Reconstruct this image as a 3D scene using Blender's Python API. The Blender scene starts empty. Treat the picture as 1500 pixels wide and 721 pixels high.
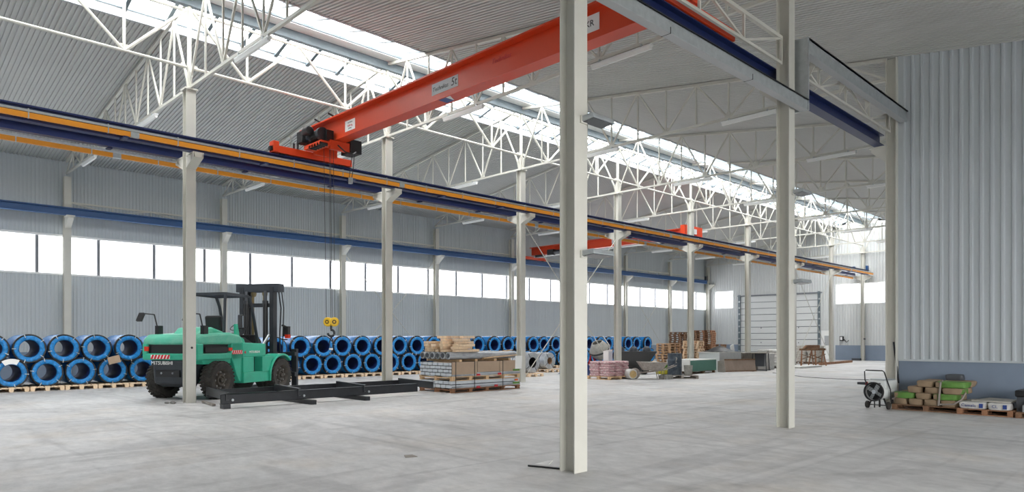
import bpy, math, random
from mathutils import Vector, Matrix
random.seed(7)
PI = math.pi
scene = bpy.context.scene
C = scene.collection

# ---------------------------------------------------------------- camera
cam_d = bpy.data.cameras.new('camera'); cam = bpy.data.objects.new('camera', cam_d); C.objects.link(cam)
cam.location = (0, 0, 1.635); cam.rotation_euler = (PI/2, 0, math.radians(45.415))
cam_d.sensor_width = 36; cam_d.lens = 36*1015.6/1500; cam_d.shift_y = (496-360.5)/1500
cam_d.clip_start = .05; cam_d.clip_end = 500
scene.camera = cam
# ---------------------------------------------------------------- overcast sky
world = bpy.data.worlds.new('overcast_sky'); scene.world = world; world.use_nodes = True
bg = world.node_tree.nodes['Background']; bg.inputs[0].default_value = (1, .995, .985, 1); bg.inputs[1].default_value = 4.6
def portal(name, loc, rot, sx, sy):          # guides daylight sampling through the openings; gives no light of its own
    d = bpy.data.lights.new(name, 'AREA'); d.shape = 'RECTANGLE'; d.size = sx; d.size_y = sy
    d.cycles.is_portal = True
    o = bpy.data.objects.new(name, d); C.objects.link(o); o.location = loc; o.rotation_euler = rot
portal('daylight_skylight', (-18.17, 23, 10.2), (0, 0, 0), 3.7, 62)
portal('daylight_side', (7.25, 5.5, 2.25), (0, PI/2, 0), 4.5, 26.0)
portal('daylight_end', (-13.2, 54.6, 5.0), (-PI/2, 0, 0), 14.4, 1.5)
portal('daylight_windows', (-31.2, 25, 4.87), (0, -PI/2, 0), 1.5, 59)
# ---------------------------------------------------------------- exposure
vs = scene.view_settings
vs.view_transform = 'Standard'; vs.look = 'None'; vs.gamma = 1; vs.use_curve_mapping = False; vs.exposure = 1.34
scene.cycles.max_bounces = 10; scene.cycles.diffuse_bounces = 7; scene.cycles.transparent_max_bounces = 12
scene.cycles.caustics_reflective = False; scene.cycles.caustics_refractive = False
scene.cycles.sample_clamp_indirect = 6

# ================================================================= helpers
def V(*a): return Vector(a)
class MB:
    def __init__(s): s.v = []; s.f = []
    def add(s, vs, fs):
        o = len(s.v); s.v += [tuple(x) for x in vs]; s.f += [tuple(i+o for i in f) for f in fs]; return s
    def box(s, x0, x1, y0, y1, z0, z1):
        return s.add([(x0,y0,z0),(x1,y0,z0),(x1,y1,z0),(x0,y1,z0),(x0,y0,z1),(x1,y0,z1),(x1,y1,z1),(x0,y1,z1)],
                     [(0,3,2,1),(4,5,6,7),(0,1,5,4),(1,2,6,5),(2,3,7,6),(3,0,4,7)])
    def cbox(s, c, sz, R=None):
        m = MB().box(-sz[0]/2, sz[0]/2, -sz[1]/2, sz[1]/2, -sz[2]/2, sz[2]/2)
        M = R.to_4x4() if R is not None else Matrix.Identity(4)
        return s.add([Vector(c) + M @ Vector(p) for p in m.v], m.f)
    def frame(s, p0, p1, up=(0,0,1)):
        p0, p1 = Vector(p0), Vector(p1); d = (p1-p0).normalized(); u = Vector(up)
        if abs(d.dot(u)) > .98: u = Vector((0,1,0)) if abs(d.y) < .9 else Vector((1,0,0))
        a = d.cross(u).normalized(); b = a.cross(d).normalized(); return p0, p1, a, b
    def bar(s, p0, p1, w, h, up=(0,0,1), oa=0, ob=0):
        p0, p1, a, b = s.frame(p0, p1, up); off = a*oa + b*ob; vs = []
        for p in (p0, p1):
            for sa, sb in ((-1,-1),(1,-1),(1,1),(-1,1)): vs.append(p + off + a*(w/2*sa) + b*(h/2*sb))
        return s.add(vs, [(0,1,2,3),(7,6,5,4),(0,4,5,1),(1,5,6,2),(2,6,7,3),(3,7,4,0)])
    def ibeam(s, p0, p1, h, b, tf=.018, tw=.014, up=(0,0,1)):
        s.bar(p0, p1, b, tf, up, 0, h/2-tf/2); s.bar(p0, p1, b, tf, up, 0, -h/2+tf/2); return s.bar(p0, p1, tw, h-2*tf, up)
    def tube(s, p0, p1, r, n=8, r1=None, caps=True):
        p0, p1, a, b = s.frame(p0, p1); vs = []; r1 = r if r1 is None else r1
        for p, q in ((p0, r), (p1, r1)):
            for i in range(n):
                t = 2*PI*i/n; vs.append(p + a*(q*math.cos(t)) + b*(q*math.sin(t)))
        fs = [(i, (i+1) % n, n+(i+1) % n, n+i) for i in range(n)]
        if caps: fs += [tuple(range(n-1, -1, -1)), tuple(range(n, 2*n))]
        return s.add(vs, fs)
    def path(s, pts, r, n=6):
        pts = [Vector(p) for p in pts]; vs = []
        for i, p in enumerate(pts):
            d = (pts[min(i+1, len(pts)-1)] - pts[max(i-1, 0)]).normalized()
            u = Vector((0,0,1)) if abs(d.z) < .9 else Vector((1,0,0))
            a = d.cross(u).normalized(); b = a.cross(d)
            vs += [p + a*(r*math.cos(2*PI*k/n)) + b*(r*math.sin(2*PI*k/n)) for k in range(n)]
        fs = []
        for i in range(len(pts)-1):
            fs += [(i*n+k, i*n+(k+1) % n, (i+1)*n+(k+1) % n, (i+1)*n+k) for k in range(n)]
        fs += [tuple(range(n-1, -1, -1)), tuple(range((len(pts)-1)*n, len(pts)*n))]
        return s.add(vs, fs)
    def lathe(s, prof, n=24, o=(0,0,0), ax='z', closed=False):
        vs = []
        for r, t in prof:
            for i in range(n):
                a = 2*PI*i/n; c, d = r*math.cos(a), r*math.sin(a)
                p = (c, d, t) if ax == 'z' else ((t, c, d) if ax == 'x' else (d, t, c))
                vs.append((p[0]+o[0], p[1]+o[1], p[2]+o[2]))
        fs = []; m = len(prof)
        for j in range(m if closed else m-1):
            k = (j+1) % m
            fs += [(j*n+i, j*n+(i+1) % n, k*n+(i+1) % n, k*n+i) for i in range(n)]
        return s.add(vs, fs)
    def prism(s, pts, ext):
        ext = Vector(ext); n = len(pts); a = [Vector(p) for p in pts]
        return s.add(a + [p+ext for p in a], [tuple(range(n-1, -1, -1)), tuple(range(n, 2*n))] + [(i, (i+1) % n, n+(i+1) % n, n+i) for i in range(n)])
    def pillow(s, l, w, h, nx=8, ny=6, e=.45, seed=0, c=(0,0,0), wob=.06):
        rr = random.Random(seed); vs = []; n = nx*2+ny*2
        ph = [rr.uniform(0, 6) for _ in range(4)]
        rings = [(-.5,.55),(-.42,.88),(-.2,1),(.2,1),(.42,.88),(.5,.55)]
        for t, k in rings:
            for i in range(16):
                a = 2*PI*i/16; ca, sa = math.cos(a), math.sin(a)
                x = math.copysign(abs(ca)**e, ca); y = math.copysign(abs(sa)**e, sa)
                sag = 1 + wob*math.sin(3*a+ph[0]+t*3)
                kk = 1 - (1-k)*.35
                vs.append((c[0]+l/2*x*kk*sag, c[1]+w/2*y*kk*sag, c[2]+h*(t+.5) + wob*.25*h*math.sin(2*a+ph[1]+4*t)*(1 if t > -.3 else 0)))
        fs = [tuple(range(15, -1, -1)), tuple(range(80, 96))]
        for j in range(5): fs += [(j*16+i, j*16+(i+1) % 16, (j+1)*16+(i+1) % 16, (j+1)*16+i) for i in range(16)]
        return s.add(vs, fs)
    def tf(s, M): s.v = [tuple(M @ Vector(p)) for p in s.v]; return s
    def mesh(s, name, mat, smooth=False):
        me = bpy.data.meshes.new(name); me.from_pydata(s.v, [], s.f); me.validate()
        if mat: me.materials.append(M[mat] if isinstance(mat, str) else mat)
        if smooth:
            me.polygons.foreach_set('use_smooth', [True]*len(me.polygons))
            try: me.set_sharp_from_angle(angle=math.radians(38))
            except Exception: pass
        me.update(); return me
    def build(s, name, mat, parent=None, smooth=False, world=True, bevel=0):
        o = bpy.data.objects.new(name, s.mesh(name, mat, smooth)); C.objects.link(o)
        if parent is not None:
            o.parent = parent
            if world: o.location = -Vector(wloc(parent))
        if bevel:
            b = o.modifiers.new('bevel', 'BEVEL'); b.width = bevel; b.segments = 2; b.limit_method = 'ANGLE'
        return o
WL = {}
def wloc(o):
    p = Vector((0,0,0))
    while o is not None: p = p + o.location; o = o.parent
    return p
def inst(name, me, parent=None, loc=(0,0,0), rot=(0,0,0), scale=None):
    o = bpy.data.objects.new(name, me); C.objects.link(o); o.parent = parent; o.location = loc; o.rotation_euler = rot
    if scale: o.scale = scale
    return o
def tag(o, label=None, cat=None, group=None, kind=None):
    if label: o['label'] = label
    if cat: o['category'] = cat
    if group: o['group'] = group
    if kind: o['kind'] = kind
    return o
def thing(name, label, cat, loc=(0,0,0), rz=0, group=None):
    o = bpy.data.objects.new(name, None); C.objects.link(o); o.location = loc; o.rotation_euler = (0,0,rz); o.empty_display_size = .2
    return tag(o, label, cat, group)
def struct(name, loc=(0,0,0)):
    o = bpy.data.objects.new(name, None); C.objects.link(o); o.location = loc; o['kind'] = 'structure'; return o
def copy_tree(o, loc=None, rz=None, label=None, parent=None):
    c = o.copy(); C.objects.link(c); c.parent = parent
    if loc is not None: c.location = loc
    if rz is not None: c.rotation_euler = (0,0,rz)
    if label: c['label'] = label
    for ch in o.children: copy_tree(ch, parent=c)
    return c
ORD = ['zeroth','first','second','third','fourth','fifth','sixth','seventh','eighth','ninth','tenth','eleventh','twelfth','thirteenth','fourteenth','fifteenth','sixteenth','seventeenth','eighteenth','nineteenth','twentieth']
def ordn(n):
    if n <= 20: return ORD[n]
    tens = {2:'twenty',3:'thirty',4:'forty'}[n//10]
    return tens + '-' + ORD[n % 10] if n % 10 else {2:'twentieth',3:'thirtieth',4:'fortieth'}[n//10]
def text_mesh(txt, size, mat, depth=.002, shear=0):
    cu = bpy.data.curves.new('lettering', 'FONT'); cu.body = txt; cu.size = size; cu.extrude = depth; cu.shear = shear
    cu.align_x = 'CENTER'; cu.align_y = 'CENTER'; cu.resolution_u = 2
    o = bpy.data.objects.new('lettering', cu); C.objects.link(o)
    dg = bpy.context.evaluated_depsgraph_get(); me = bpy.data.meshes.new_from_object(o.evaluated_get(dg))
    bpy.data.objects.remove(o); bpy.data.curves.remove(cu)
    me.materials.clear(); me.materials.append(M[mat]); me.name = 'lettering'; return me

# ================================================================= materials
M = {}
def mat(name, col, rough=.6, metal=0, var=.0, scale=3.0, bump=0, bscale=40, col2=None, spec=.5, stretch=(1,1,1), detail=4):
    m = bpy.data.materials.new(name); m.use_nodes = True; nt = m.node_tree; b = nt.nodes['Principled BSDF']
    b.inputs['Base Color'].default_value = (*col, 1); b.inputs['Roughness'].default_value = rough; b.inputs['Metallic'].default_value = metal
    b.inputs['Specular IOR Level'].default_value = spec
    if var or bump:
        tc = nt.nodes.new('ShaderNodeTexCoord'); mp = nt.nodes.new('ShaderNodeMapping'); mp.inputs['Scale'].default_value = stretch
        nt.links.new(tc.outputs['Object'], mp.inputs['Vector'])
    if var:
        n = nt.nodes.new('ShaderNodeTexNoise'); n.inputs['Scale'].default_value = scale; n.inputs['Detail'].default_value = detail; n.inputs['Roughness'].default_value = .65
        nt.links.new(mp.outputs[0], n.inputs['Vector'])
        r = nt.nodes.new('ShaderNodeValToRGB'); r.color_ramp.elements[0].position = .3; r.color_ramp.elements[1].position = .7
        c2 = col2 if col2 else tuple(min(1, c*(1+var)) for c in col)
        c1 = tuple(c*(1-var) for c in col) if not col2 else col
        r.color_ramp.elements[0].color = (*c1, 1); r.color_ramp.elements[1].color = (*c2, 1)
        nt.links.new(n.outputs['Fac'], r.inputs['Fac']); nt.links.new(r.outputs['Color'], b.inputs['Base Color'])
    if bump:
        n2 = nt.nodes.new('ShaderNodeTexNoise'); n2.inputs['Scale'].default_value = bscale; nt.links.new(mp.outputs[0], n2.inputs['Vector'])
        bp = nt.nodes.new('ShaderNodeBump'); bp.inputs['Strength'].default_value = bump; bp.inputs['Distance'].default_value = .02
        nt.links.new(n2.outputs['Fac'], bp.inputs['Height']); nt.links.new(bp.outputs['Normal'], b.inputs['Normal'])
    M[name] = m; return m
mat('cream', (.58,.568,.51), .45, var=.04, scale=2)
mat('deck', (.49,.49,.472), .5, var=.03, scale=.7)
mat('clad', (.50,.535,.555), .45, var=.03, scale=.6)
mat('clad_end', (.62,.635,.63), .42, var=.03, scale=.6)
mat('plinth', (.21,.26,.335), .6, var=.05, scale=1.5)
mat('navy', (.008,.018,.085), .4)
mat('navy_lit', (.012,.075,.22), .4)  # lit copy of the navy runway paint, window light put into the colour
mat('orange', (.80,.30,.015), .45)
mat('red', (.68,.06,.014), .35, var=.05, scale=1)
mat('galv', (.46,.49,.50), .38, metal=.55, var=.10, scale=8)
mat('bluegalv', (.13,.165,.185), .45, metal=.0, var=.08, scale=6)
mat('whitep', (.80,.81,.80), .4)
mat('curb', (.42,.43,.44), .5)
mat('frame_grey', (.20,.21,.23), .5)
mat('black', (.012,.012,.013), .45)
mat('darkmetal', (.022,.025,.03), .42, var=.2, scale=5)
mat('blacksteel', (.016,.018,.022), .38, var=.25, scale=4)
mat('rubber', (.018,.017,.016), .85, var=.35, scale=9, col2=(.045,.04,.034))
mat('rim', (.035,.032,.028), .7, var=.3, scale=12, col2=(.09,.075,.06))
mat('green', (.035,.40,.26), .35, var=.10, scale=3)
mat('green_dusty', (.06,.42,.28), .45, var=.2, scale=4, col2=(.16,.47,.34))
mat('cw', (.030,.036,.045), .5, var=.15, scale=5)
mat('yellow', (.80,.50,.02), .4)
mat('glassdark', (.05,.06,.07), .12)
mat('redlens', (.55,.03,.01), .2)
mat('orangelens', (.7,.12,.02), .2)
mat('white', (.85,.85,.83), .5)
mat('decalred', (.55,.02,.03), .4)
mat('mirror', (.6,.65,.7), .08, metal=1)
mat('grease', (.25,.2,.1), .4, metal=.6)
mat('wrapface', (.010,.20,.52), .33, var=.35, scale=14, bump=.6, bscale=22)
mat('wrapbarrel', (.018,.19,.50), .26, var=.18, scale=3, bump=.25, bscale=9)
mat('core', (.004,.015,.09), .6, var=.3, scale=6)
mat('steelcoil', (.44,.46,.48), .35, metal=.5, var=.2, scale=5)
mat('corepaper', (.30,.17,.09), .8)
mat('wood', (.62,.42,.24), .75, var=.18, scale=4, stretch=(1,6,1))
mat('woodlight', (.74,.56,.38), .75, var=.15, scale=5, stretch=(1,5,1))
mat('woodmid', (.44,.27,.15), .8, var=.2, scale=5)
mat('wooddark', (.20,.11,.06), .8, var=.35, scale=5)
mat('woodred', (.30,.15,.08), .8, var=.25, scale=5)
mat('woodgrey', (.28,.25,.22), .85, var=.2, scale=4)
mat('cardboard', (.42,.31,.22), .8, var=.06, scale=3)
mat('carton_white', (.58,.62,.66), .5, var=.06, scale=3)
mat('film', (.36,.38,.40), .22, var=.35, scale=7, stretch=(1,.3,1))
mat('kraft', (.26,.185,.115), .85, var=.12, scale=6)
mat('bagwhite', (.54,.525,.50), .6, var=.15, scale=8)
mat('baggreen', (.10,.23,.04), .6, var=.15, scale=8)
mat('bagpink', (.42,.13,.17), .6, var=.5, scale=14, col2=(.66,.58,.56))
mat('baggrey', (.52,.49,.44), .75, var=.12, scale=7)
mat('plastic_blue', (.01,.05,.22), .3)
mat('barrel', (.02,.035,.06), .45, var=.5, scale=7, col2=(.09,.11,.13))
mat('cement', (.36,.35,.32), .9, var=.2, scale=9)
mat('barrow', (.33,.29,.26), .85, var=.25, scale=9)
mat('board_green', (.10,.24,.19), .7, var=.05, scale=3)
mat('board_white', (.66,.66,.63), .8, var=.05, scale=4)
mat('formply', (.35,.27,.22), .8, var=.12, scale=4)
mat('whitebin', (.64,.66,.66), .5, var=.06, scale=4)
mat('fabric_roll', (.55,.54,.52), .6, var=.1, scale=9)
mat('tan', (.52,.36,.16), .8, var=.2, scale=9)
mat('yellowbag', (.42,.38,.02), .6, var=.2, scale=9)
mat('door', (.68,.69,.685), .4, var=.02, scale=1)
mat('heater_white', (.70,.72,.71), .35, var=.05, scale=5)
mat('tarp', (.012,.035,.14), .45, var=.3, scale=8)
mat('debris', (.22,.21,.20), .9, var=.3, scale=20)
mat('inkblue', (.02,.05,.22), .5)
mat('machinegrey', (.06,.065,.075), .5)
mat('signgrey', (.55,.57,.58), .45)
mat('yard', (.35,.35,.34), .8)
mat('cable', (.05,.05,.05), .6)

def pane_mat(name, trans, milky):
    m = bpy.data.materials.new(name); m.use_nodes = True; nt = m.node_tree
    for n in list(nt.nodes):
        if n.type != 'OUTPUT_MATERIAL': nt.nodes.remove(n)
    out = [n for n in nt.nodes][0]
    t = nt.nodes.new('ShaderNodeBsdfTransparent'); t.inputs[0].default_value = (*trans, 1)
    g = nt.nodes.new('ShaderNodeBsdfTranslucent'); g.inputs[0].default_value = (.9,.92,.93,1)
    mx = nt.nodes.new('ShaderNodeMixShader')
    tc = nt.nodes.new('ShaderNodeTexCoord'); ns = nt.nodes.new('ShaderNodeTexNoise'); ns.inputs['Scale'].default_value = 1.6; ns.inputs['Detail'].default_value = 3
    nt.links.new(tc.outputs['Object'], ns.inputs['Vector'])
    mr = nt.nodes.new('ShaderNodeMapRange'); mr.inputs['To Min'].default_value = milky*.7; mr.inputs['To Max'].default_value = milky*1.3
    nt.links.new(ns.outputs['Fac'], mr.inputs['Value']); nt.links.new(mr.outputs[0], mx.inputs[0])
    nt.links.new(t.outputs[0], mx.inputs[1]); nt.links.new(g.outputs[0], mx.inputs[2]); nt.links.new(mx.outputs[0], out.inputs[0])
    M[name] = m
pane_mat('pane_roof', (.93,.95,.96), .15)
pane_mat('pane_wall', (.66,.67,.69), .18)

def floor_mat():
    m = bpy.data.materials.new('concrete_floor'); m.use_nodes = True; nt = m.node_tree; b = nt.nodes['Principled BSDF']; L = nt.links.new
    tc = nt.nodes.new('ShaderNodeTexCoord')
    def noise(scale, detail, rough, st=(1,1,1), rot=0, dist=0):
        mp = nt.nodes.new('ShaderNodeMapping'); mp.inputs['Scale'].default_value = st; mp.inputs['Rotation'].default_value = (0,0,rot)
        L(tc.outputs['Object'], mp.inputs['Vector'])
        n = nt.nodes.new('ShaderNodeTexNoise'); n.inputs['Scale'].default_value = scale; n.inputs['Detail'].default_value = detail; n.inputs['Roughness'].default_value = rough; n.inputs['Distortion'].default_value = dist
        L(mp.outputs[0], n.inputs['Vector']); return n.outputs['Fac']
    def ramp(f, p0, c0, p1, c1):
        r = nt.nodes.new('ShaderNodeValToRGB'); e = r.color_ramp.elements
        e[0].position = p0; e[0].color = (*c0,1); e[1].position = p1; e[1].color = (*c1,1); L(f, r.inputs['Fac']); return r.outputs['Color']
    def mix(mode, fac, a, c):
        x = nt.nodes.new('ShaderNodeMixRGB'); x.blend_type = mode
        if isinstance(fac, float): x.inputs[0].default_value = fac
        else: L(fac, x.inputs[0])
        L(a, x.inputs[1]); L(c, x.inputs[2]); return x.outputs[0]
    base = ramp(noise(.35, 6, .6), .35, (.53,.525,.52), .68, (.70,.69,.68))
    fine = ramp(noise(2.6, 8, .72, (1,1.6,1), .8), .3, (.66,.66,.66), .7, (1.08,1.08,1.08))
    c = mix('MULTIPLY', .8, base, fine)
    warm = ramp(noise(.5, 4, .6), 0.50, (1,1,1), .72, (1.0,.945,.88)); c = mix('MULTIPLY', 1.0, c, warm)
    tr = ramp(noise(.9, 3, .5, (.18,2.4,1), -.5, .6), .54, (1,1,1), .70, (.74,.74,.75)); c = mix('MULTIPLY', .8, c, tr)
    tr2 = ramp(noise(1.1, 3, .5, (2.2,.16,1), .35, .8), .55, (1,1,1), .70, (.76,.76,.77)); c = mix('MULTIPLY', .75, c, tr2)
    sc = ramp(noise(6, 5, .7, (1,.25,1), .9, .4), .62, (1,1,1), .72, (1.10,1.10,1.10)); c = mix('MULTIPLY', .7, c, sc)
    geo = nt.nodes.new('ShaderNodeNewGeometry'); brk = noise(.7, 4, .6)
    for cx_, cy_, r_, w_ in ((-13.0, -1.5, 7.2, .13), (-13.0, -1.5, 9.0, .13), (-2.0, 14.5, 7.6, .12), (-2.0, 14.5, 9.3, .12), (-9, 30, 22, .14), (-9, 30, 23.8, .14), (-24, -6, 15.5, .12), (-24, -6, 17.2, .12), (6, 4, 8.6, .12), (6, 4, 10.2, .12)):
        dv = nt.nodes.new('ShaderNodeVectorMath'); dv.operation = 'DISTANCE'; L(geo.outputs['Position'], dv.inputs[0]); dv.inputs[1].default_value = (cx_, cy_, 0)
        sb_ = nt.nodes.new('ShaderNodeMath'); sb_.operation = 'SUBTRACT'; L(dv.outputs['Value'], sb_.inputs[0]); sb_.inputs[1].default_value = r_
        ab = nt.nodes.new('ShaderNodeMath'); ab.operation = 'ABSOLUTE'; L(sb_.outputs[0], ab.inputs[0])
        mr = nt.nodes.new('ShaderNodeMapRange'); mr.inputs['From Min'].default_value = w_; mr.inputs['From Max'].default_value = w_*1.7; mr.inputs['To Min'].default_value = 1; mr.inputs['To Max'].default_value = 0; L(ab.outputs[0], mr.inputs['Value'])
        bm = nt.nodes.new('ShaderNodeMapRange'); bm.inputs['From Min'].default_value = .45; bm.inputs['From Max'].default_value = .62; bm.inputs['To Max'].default_value = .42; L(brk, bm.inputs['Value'])
        mm = nt.nodes.new('ShaderNodeMath'); mm.operation = 'MULTIPLY'; L(mr.outputs[0], mm.inputs[0]); L(bm.outputs[0], mm.inputs[1])
        x = nt.nodes.new('ShaderNodeMixRGB'); x.blend_type = 'MULTIPLY'; L(mm.outputs[0], x.inputs[0]); L(c, x.inputs[1]); x.inputs[2].default_value = (.62,.62,.63,1); c = x.outputs[0]
    L(c, b.inputs['Base Color'])
    rr = ramp(noise(1.2, 5, .6), .3, (.42,)*3, .7, (.68,)*3); L(rr, b.inputs['Roughness'])
    bp = nt.nodes.new('ShaderNodeBump'); bp.inputs['Strength'].default_value = .12; bp.inputs['Distance'].default_value = .02
    L(noise(9, 8, .7), bp.inputs['Height']); L(bp.outputs[0], b.inputs['Normal'])
    M['floor'] = m
floor_mat()

# ================================================================= setting out (metres)
Y0, S = 6.533, 6.0
XL, XM, XR = -31.0, -18.32, -5.55            # column rows: window wall, middle, near
WX = -31.35                                   # inner face of the window wall
YB, YE = -7.6, 54.75                          # back and far end
XE = 7.3                                      # outer wall behind the camera's side
RIDGE = 10.33; SL = .1415
def roof(x): return RIDGE - SL*abs(x - XM)
def gy(k): return Y0 + S*k

# ---------------------------------------------------------------- floor
fo = MB().box(-32, 8, -9, 56, -.2, 0).build('floor', 'floor'); fo['kind'] = 'structure'

# ---------------------------------------------------------------- corrugated sheets
def corr_profile(width, pitch, d, rib=.36, sl=.09):
    """points (u, depth) over one sheet: pan, rib, pan ..."""
    pts = []; n = int(round(width/pitch)); p = width/n
    for i in range(n):
        u = i*p
        pts += [(u, 0), (u+p*(.5-rib/2-sl), 0), (u+p*(.5-rib/2), d), (u+p*(.5+rib/2), d), (u+p*(.5+rib/2+sl), 0)]
    pts.append((width, 0)); return pts
def wall_sheet(width, z0, zt0, zt1, pitch=.125, d=.018, m='clad'):
    """sheet in the local x-z plane, ribs towards -y (viewer)"""
    pr = corr_profile(width, pitch, d, *((.22, .13) if pitch > .15 else (.36, .09))); b = MB(); vs = []
    for u, q in pr: vs += [(u, -q, z0), (u, -q, zt0 + (zt1-zt0)*u/width)]
    b.add(vs, [(2*i, 2*i+2, 2*i+3, 2*i+1) for i in range(len(pr)-1)]); return b.mesh('cladding_sheet', m)

# window wall
WZ0, WZ1 = 4.12, 5.60
wl = struct('wall_left')
EAVE = roof(WX)
b = MB().box(WX-.25, WX, YB, YE, 0, WZ0).build('lower_panel', 'clad', wl)
MB().box(WX-.25, WX, YB, YE, WZ1, EAVE+.12).build('upper_panel', 'clad', wl)
MB().box(WX, WX+.05, YB, YE, 0, 1.12).build('plinth', 'plinth', wl)
ms_lo = wall_sheet(1.0, 1.12, WZ0-.03, WZ0-.03); ms_hi = wall_sheet(1.0, WZ1+.05, EAVE+.02, EAVE+.02)
for i in range(63):
    y = YB + i
    if y+1 > YE: break
    inst('cladding_sheet', ms_lo, wl, (WX+.005, y, 0), (0,0,PI/2)); inst('cladding_sheet', ms_hi, wl, (WX+.005, y, 0), (0,0,PI/2))
wn = struct('window_1', (WX, YB, WZ0))
MB().box(WX-.2, WX+.05, YB, YE, WZ0-.04, WZ0+.03).build('window_sill', 'whitep', wn)
MB().box(WX-.2, WX+.05, YB, YE, WZ1-.03, WZ1+.05).build('window_head', 'whitep', wn)
mu = MB().box(-.03, .05, -.055, .055, WZ0, WZ1).mesh('mullion', 'frame_grey')
pn = MB().box(-.012, 0, .03, 2.03, WZ0+.02, WZ1-.02).mesh('pane', 'pane_wall')
pn2 = MB().box(-.012, 0, .03, .40, WZ0+.02, WZ1-.02).mesh('pane', 'pane_wall')
yy = 5.63 - 2.07*6
while yy < YE - .5:
    inst('mullion', mu, wn, Vector((WX-.08, yy, 0)) - wn.location); inst('pane', pn, wn, Vector((WX-.1, yy, 0)) - wn.location)
    yy += 2.07

# far end wall
wf = struct('wall_far', (XM, YE, 0))
DX0, DX1, DZ = -28.15, -21.55, 5.15
MB().box(-31.6, -30.45, YE, YE+.2, 0, 9).box(-28.75, DX0, YE, YE+.2, 0, 9).box(-30.45, -28.75, YE, YE+.2, 0, 4.22).box(-30.45, -28.75, YE, YE+.2, 5.68, 9.2) \
    .box(DX0, DX1, YE, YE+.2, DZ, 10.5).box(DX1, -20.35, YE, YE+.2, 0, 10.5).box(-20.35, -5.2, YE, YE+.2, 0, 4.25).box(-20.35, -5.2, YE, YE+.2, 5.75, 10.5).box(-6.0, -5.2, YE, YE+.2, 4, 6).build('wall_core', 'clad_end', wf)
def end_sheet(x0, x1, z0, z1=None):
    x = x0
    while x < x1-.01:
        xe = min(x+1.0, x1); t0, t1 = (roof(x)+.1, roof(xe)+.1) if z1 is None else (z1, z1)
        if x < XM < xe: t0 = t1 = max(t0, t1)
        inst('cladding_sheet', wall_sheet(xe-x, z0, t0, t1, pitch=.2, d=.03, m='clad_end'), wf, Vector((x, YE-.005, 0)) - wf.location); x = xe
end_sheet(-31.3, -30.45, 1.12); end_sheet(-30.45, -28.75, 1.12, 4.2); end_sheet(-30.45, -28.75, 5.7); end_sheet(-28.75, DX0, 1.12)
end_sheet(DX0, DX1, DZ+.1); end_sheet(DX1, -20.35, 1.12); end_sheet(-20.35, -6, 1.12, 4.23); end_sheet(-20.35, -6, 5.77)
MB().box(-31.3, DX0-.1, YE-.05, YE, 0, 1.12).build('plinth', 'plinth', wf); MB().box(DX1+1.2, -6, YE-.05, YE, 0, 1.12).build('plinth', 'plinth', wf)
def end_window(name, xs, z0, z1):
    w = struct(name, (xs[0], YE, z0)); ox = w.location
    MB().box(xs[0]-.05, xs[-1]+.05, YE-.04, YE+.15, z0-.05, z0+.03).box(xs[0]-.05, xs[-1]+.05, YE-.04, YE+.15, z1-.03, z1+.05).build('window_frame', 'whitep', w)
    for a, c in zip(xs, xs[1:]): MB().box(a+.03, c-.03, YE+.05, YE+.06, z0, z1).build('pane', 'pane_wall', w)
    for a in xs: MB().box(a-.035, a+.035, YE-.02, YE+.08, z0, z1).build('mullion', 'whitep', w)
end_window('window_2', [-30.45, -28.75], 4.22, 5.68)
end_window('window_3', [-20.35, -18.6, -16.85, -14.7, -12.6, -10.5, -8.3, -6.0], 4.25, 5.75)
# sectional door
dr = struct('door_1', (DX0, YE, 0)); n = 10; ph = DZ/n
for i in range(n): MB().box(DX0, DX1, YE+.03, YE+.09, i*ph+.022, (i+1)*ph-.022).build('panel', 'door', dr, bevel=.012)
MB().box(DX0-.02, DX1+.02, YE+.075, YE+.12, 0, DZ).build('seal', 'frame_grey', dr)
for x in (DX0, DX1): MB().box(x-.13, x+.05, YE-.09, YE+.02, 0, DZ+.15).build('track', 'bluegalv', dr)
for x in (DX0, DX1):
    for i in range(n): MB().box(x-.09 if x < -25 else x-.05, x+.05 if x < -25 else x+.09, YE-.12, YE-.04, i*ph+.02, i*ph+.14).build('roller_hinge', 'galv', dr)
MB().box(DX0-.2, DX1+.2, YE-.06, YE, DZ, DZ+.1).build('lintel', 'frame_grey', dr)
for x in (-26.3, -24.8, -23.2):
    for z in (1.3, 2.5): MB().cbox((x, YE+.01, z), (.05,.05,.1)).build('bolt_plate', 'frame_grey', dr)
# service door beside it
d2 = struct('door_2', (-21.1, YE, 0))
MB().box(-21.42, -20.48, YE-.06, YE+.02, 0, 2.25).build('frame', 'whitep', d2); MB().box(-21.35, -20.55, YE-.09, YE-.03, .02, 2.18).build('leaf', 'white', d2)
MB().box(-21.15, -20.75, YE-.1, YE-.088, 1.1, 1.85).build('pane', 'pane_wall', d2)
MB().tube((-20.65, YE-.1, 1.05), (-20.65, YE-.16, 1.05), .02).tube((-20.65, YE-.16, 1.05), (-20.8, YE-.16, 1.05), .015).build('handle', 'darkmetal', d2)

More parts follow.
